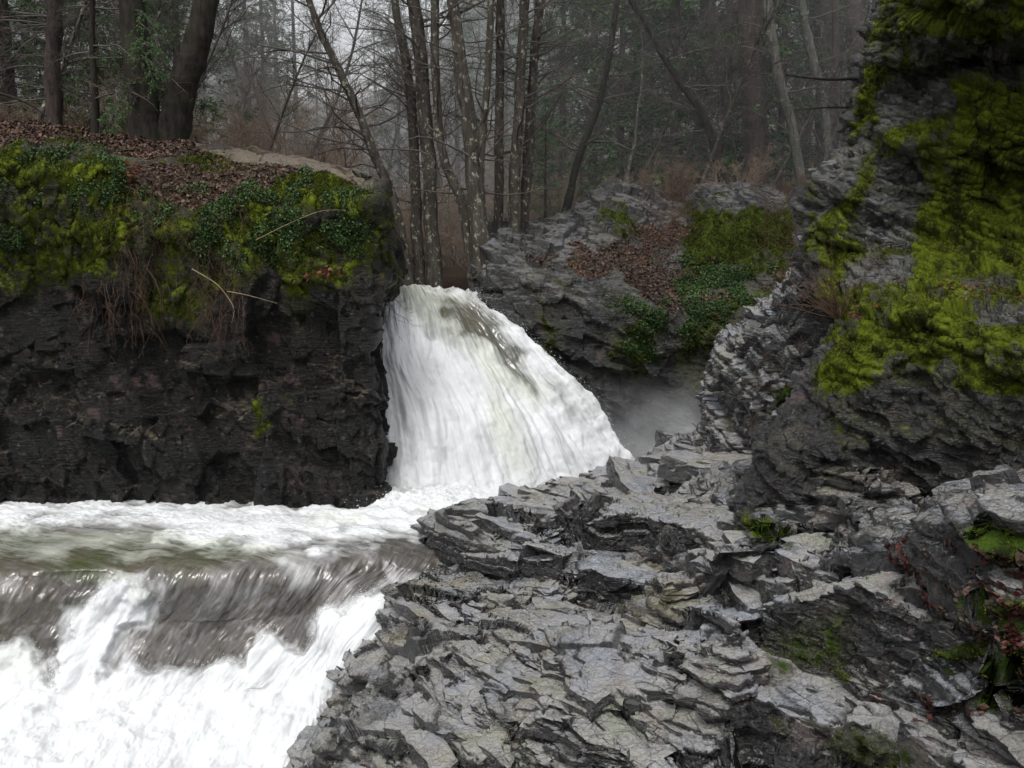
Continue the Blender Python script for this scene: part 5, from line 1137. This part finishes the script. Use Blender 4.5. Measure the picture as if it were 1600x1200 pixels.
hl = polymask(LV, [[(-100, 250), (190, 240), (200, 330), (130, 330), (0, 300)], [(170, 300), (470, 290), (470, 400), (330, 420), (240, 360)], [(470, 280), (570, 300), (560, 400), (500, 380)], [(10, 350), (60, 345), (60, 400), (10, 390)]], soft=14, warp=22, wscale=1.6)*ss(-.1, .25, fbm(LV*1.9, 3, 66))
tufts('ground_cover', LV, LN, hl*(Llit < .6), 100000, .019, 'herb', 'small leafed green creeper trailing over the rim of the left cliff', 'creeper', .45, .8, .10)
ho = polymask(OV, [[(1030, 400), (1100, 420), (1210, 420), (1240, 450), (1130, 500), (1050, 440)], [(960, 470), (1040, 500), (1020, 560), (980, 540)], [(1000, 480), (1140, 470), (1140, 530), (1010, 510)]], soft=14, warp=22, wscale=1.6)*ss(-.15, .2, fbm(OV*1.9, 3, 67))
tufts('ground_cover', OV, ON, ho, 30000, .020, 'herb', 'bright green low plants on the slope of the outcrop', 'creeper', .45, .8, .08)
tufts('fallen_leaves', LV, LN, (Llit > .5)*(LN[:, 2] > .2)*(LV[:, 1] < 24), 26000, .038, 'dead', 'brown dead leaves littering the top of the left cliff', 'leaves', .55, .6, .04)
tufts('fallen_leaves', OV, ON, (Olit > .36)*Olit, 11000, .04, 'dead', 'brown dead leaves on the slope of the outcrop', 'leaves', .55, .6, .03)
lw = polymask(SV, [([(1370, 850), (1470, 840), (1520, 900), (1500, 960), (1380, 920)], 1), ([(1400, 880), (1650, 840), (1650, 1100), (1560, 1040), (1540, 960)], .16), ([(1360, 1090), (1480, 1080), (1520, 1110), (1380, 1120)], .6)], soft=20, warp=30, wscale=2)*ss(-.1, .35, fbm(SV*2.2, 3, 68))
tufts('fallen_leaves', SV, SN, lw*(SN[:, 2] > .2), 3800, .030, 'redleaf', 'wet red maple leaves scattered on the right side of the shelf', 'leaves', .7, .7, .015)
tufts('fallen_leaves', SV, SN, (Slit > .3)*(SN[:, 2] > .2)*1., 5000, .03, 'dead', 'small brown dead leaves on the right side of the shelf', 'leaves', .7, .7, .015)
tufts('fallen_leaves', RV, RN, (Rlit > .25)*1., 700, .028, 'redleaf', 'pinkish dead leaves on the ledge of the right cliff', 'leaves', .7, .7, .02)
# hanging dead roots and vines on the left cliff
def vines(name, V_, N_, w, n, L0, L1, r0, mat, label, seed, droop=-.35, out=.5, sub=5, kind='stuff', cat='roots'):
    r = np.random.default_rng(seed); i = pick(w*vis(V_), n); S = V_[i]; D = N_[i]*out+r.normal(size=(n, 3))*.45; D[:, 2] -= .2
    g = Geo(); L = L0+(L1-L0)*r.random(n); P1 = paths(S, D, L, 9, .22, droop, r); tubes(g, P1, taper(np.full(n, r0), 9, .3), 3)
    P2 = paths(*sprout(P1, sub, L0*.3, L1*.3, .7, r)[:3], 5, .25, droop*.5, r); tubes(g, P2, taper(np.full(len(P2), r0*.55), 5, .5), 3)
    o = g.obj(name, [M[mat]]); tag(o, label, cat, kind=kind); return o
pv = polymask(LV, [([(190, 260), (260, 280), (240, 500), (200, 520), (190, 400)], 1), ([(290, 400), (370, 410), (380, 520), (330, 520)], 1), ([(120, 430), (180, 420), (170, 500), (130, 480)], .8), ([(230, 280), (420, 300), (400, 420), (250, 400)], .35)], soft=14)
vines('hanging_roots', LV, LN, pv, 230, .3, 1.2, .006, 'twigred', 'tangle of reddish brown dead stems hanging down the left cliff', 1)
pe = polymask(LV, [[(560, 380), (605, 380), (605, 470), (580, 500), (560, 450)]], soft=8)
vines('overhanging_twigs', LV, LN, pe*(LN[:, 0] > .1), 26, .5, 1.3, .006, 'twig', 'bare twigs reaching out over the lip of the waterfall from the left cliff', 2, -.06, 1.2, 8, cat='twigs')
po = polymask(OV, [([(1010, 310), (1090, 330), (1060, 400), (1010, 380)], 1), ([(1180, 300), (1270, 330), (1260, 420), (1190, 400)], .8)], soft=14)
vines('dead_stems', OV, ON, po, 380, .25, .8, .006, 'twigred', 'reddish brown dead bush on top of the outcrop', 3, .0, 1.2, 6, cat='bush')
# long pale arching stems
def stem(pts, d, r0, mat, name, label, cat, seed=0, subs=0):
    r = np.random.default_rng(seed); c = np.array([W(x, y, dd) for (x, y), dd in zip(pts, d)]); b0 = c[0].copy(); g = Geo(); cc = cr(c, np.linspace(0, 1, 16))-b0
    g.tube(cc, r0*np.linspace(1, .4, 16), 5)
    if subs: P2 = paths(*sprout(cc[None], subs, .15, .4, .6, r)[:3], 4, .2, 0, r); tubes(g, P2, taper(np.full(len(P2), r0*.4), 4), 3)
    o = g.obj(name, [M[mat]]); o.location = b0; tag(o, label, cat)
M['straw'] = bark_material('dry_stem', (.16, .12, .07), (.30, .24, .15), 5)
stem([(300, 420), (340, 445), (365, 480), (362, 505)], [18.5, 18.3, 18.2, 18.3], .010, 'straw', 'withered_reed', 'pale dry stem arching down the left cliff', 'dry stalk')
stem([(355, 455), (390, 462), (433, 474)], [18.4, 18.2, 18.1], .008, 'straw', 'withered_reed', 'pale dry stem pointing right across the left cliff face', 'dry stalk')
stem([(400, 375), (450, 350), (500, 330), (540, 328)], [18.6, 18.2, 18, 18], .007, 'straw', 'withered_reed', 'thin yellow stem arching up to the right over the mossy rim', 'dry stalk')
# dry fern clump on the right cliff ledge
g = Geo(); r = np.random.default_rng(8); b0 = np.array(W(1312, 500, 12.9)); n = 34
D = np.stack([-.55+.5*r.normal(size=n), -.1+.4*r.normal(size=n), .9+.25*r.random(n)], 1); P1 = paths(np.zeros((n, 3)), D, .5+.7*r.random(n), 9, .09, -.03, r); tubes(g, P1, taper(np.full(n, .007), 9), 3)
P2 = paths(*sprout(P1, 10, .05, .2, .6, r)[:3], 3, .2, 0, r); tubes(g, P2, taper(np.full(len(P2), .003), 3, .6), 3)
o = g.obj('dry_fern', [M['twigred']]); o.location = b0; tag(o, 'dry brown fern clump sprouting from the cleft left of the mossy ledge', 'fern')
vines('dead_stems', QV, QN, polymask(QV, [[(1180, 540), (1300, 520), (1280, 620), (1150, 690), (1170, 620)]], soft=10), 70, .2, .6, .004, 'twigred', 'thin dead twigs in the cleft between pillar and right cliff', 5, -.05, .9, 4, cat='twigs')
# red leaf clusters on the left cliff
def leaf_cluster(px_, py_, d, n, label, seed):
    r = np.random.default_rng(seed); b0 = np.array(W(px_, py_, d)); g = Geo(); p = r.normal(size=(n, 3))*np.array([.10, .05, .10]); g.quads(leafquads(p, np.tile([0, -1., .3], (n, 1)), .042, r, .4, .8))
    g.tube(np.array([[0, .5, .1], [0, .2, .05], [0, 0, 0]]), np.array([.008, .006, .004]), 4)
    o = g.obj('leaf_cluster', [M['orange']]); o.location = b0; tag(o, label, 'leaves')
M['orange'] = leaf_material('orange_leaves', [(.09, .022, .012), (.15, .04, .02), (.20, .07, .035)], 6, .5)
leaf_cluster(512, 424, 18.6, 26, 'rusty red leaf cluster near the right end of the left cliff rim', 1)
leaf_cluster(550, 497, 18.8, 12, 'small orange leaf cluster on the cliff beside the waterfall', 2)
leaf_cluster(483, 428, 18.6, 9, 'tiny red leaf sprig left of the rusty red leaf cluster', 3)
leaf_cluster(205, 268, 18.9, 14, 'brown curled leaf cluster on the rim below the twin trunk', 4)
# ---------------------------------------------------------------- camera, light, render
cam = bpy.data.cameras.new('camera'); cam.sensor_width = 36; cam.lens = 36; cam.clip_start = .1; cam.clip_end = 2000
co = bpy.data.objects.new('camera', cam); COL.objects.link(co); co.location = (0, 0, CAMZ); co.rotation_euler = (math.pi/2-PITCH, 0, 0)
scene.camera = co
w = bpy.data.worlds.new('World'); scene.world = w; w.use_nodes = True
nt = w.node_tree; nt.nodes.clear()
sky = nt.nodes.new('ShaderNodeTexSky'); sky.sky_type = 'NISHITA'; sky.sun_disc = False
SUN_EL, SUN_AZ = math.radians(62), math.radians(200)
sky.sun_elevation = SUN_EL; sky.sun_rotation = SUN_AZ; sky.air_density = 1.0; sky.dust_density = 4.0; sky.ozone_density = 1.0
hs = nt.nodes.new('ShaderNodeHueSaturation'); hs.inputs['Saturation'].default_value = .22; hs.inputs['Value'].default_value = 1.5
bg = nt.nodes.new('ShaderNodeBackground'); bg.inputs['Strength'].default_value = .15
out = nt.nodes.new('ShaderNodeOutputWorld')
nt.links.new(sky.outputs[0], hs.inputs['Color']); nt.links.new(hs.outputs[0], bg.inputs[0]); nt.links.new(bg.outputs[0], out.inputs[0])
sl = bpy.data.lights.new('sun', 'SUN'); sl.energy = 1.3; sl.angle = math.radians(14); sl.color = (1, .98, .95)
so = bpy.data.objects.new('sun', sl); COL.objects.link(so)
dirv = Vector((math.sin(SUN_AZ)*math.cos(SUN_EL), math.cos(SUN_AZ)*math.cos(SUN_EL), math.sin(SUN_EL)))
so.rotation_euler = dirv.to_track_quat('Z', 'Y').to_euler()
scene.view_settings.view_transform = 'Standard'; scene.view_settings.look = 'None'; scene.view_settings.exposure = 0
scene.render.engine = 'CYCLES'
cy = scene.cycles
cy.use_denoising = True
try: cy.denoiser = 'OPENIMAGEDENOISE'
except Exception: pass
cy.max_bounces = 6; cy.diffuse_bounces = 3; cy.glossy_bounces = 2; cy.transmission_bounces = 4; cy.transparent_max_bounces = 8; cy.volume_bounces = 1
cy.use_adaptive_sampling = True; cy.adaptive_threshold = .02
cy.caustics_reflective = False; cy.caustics_refractive = False
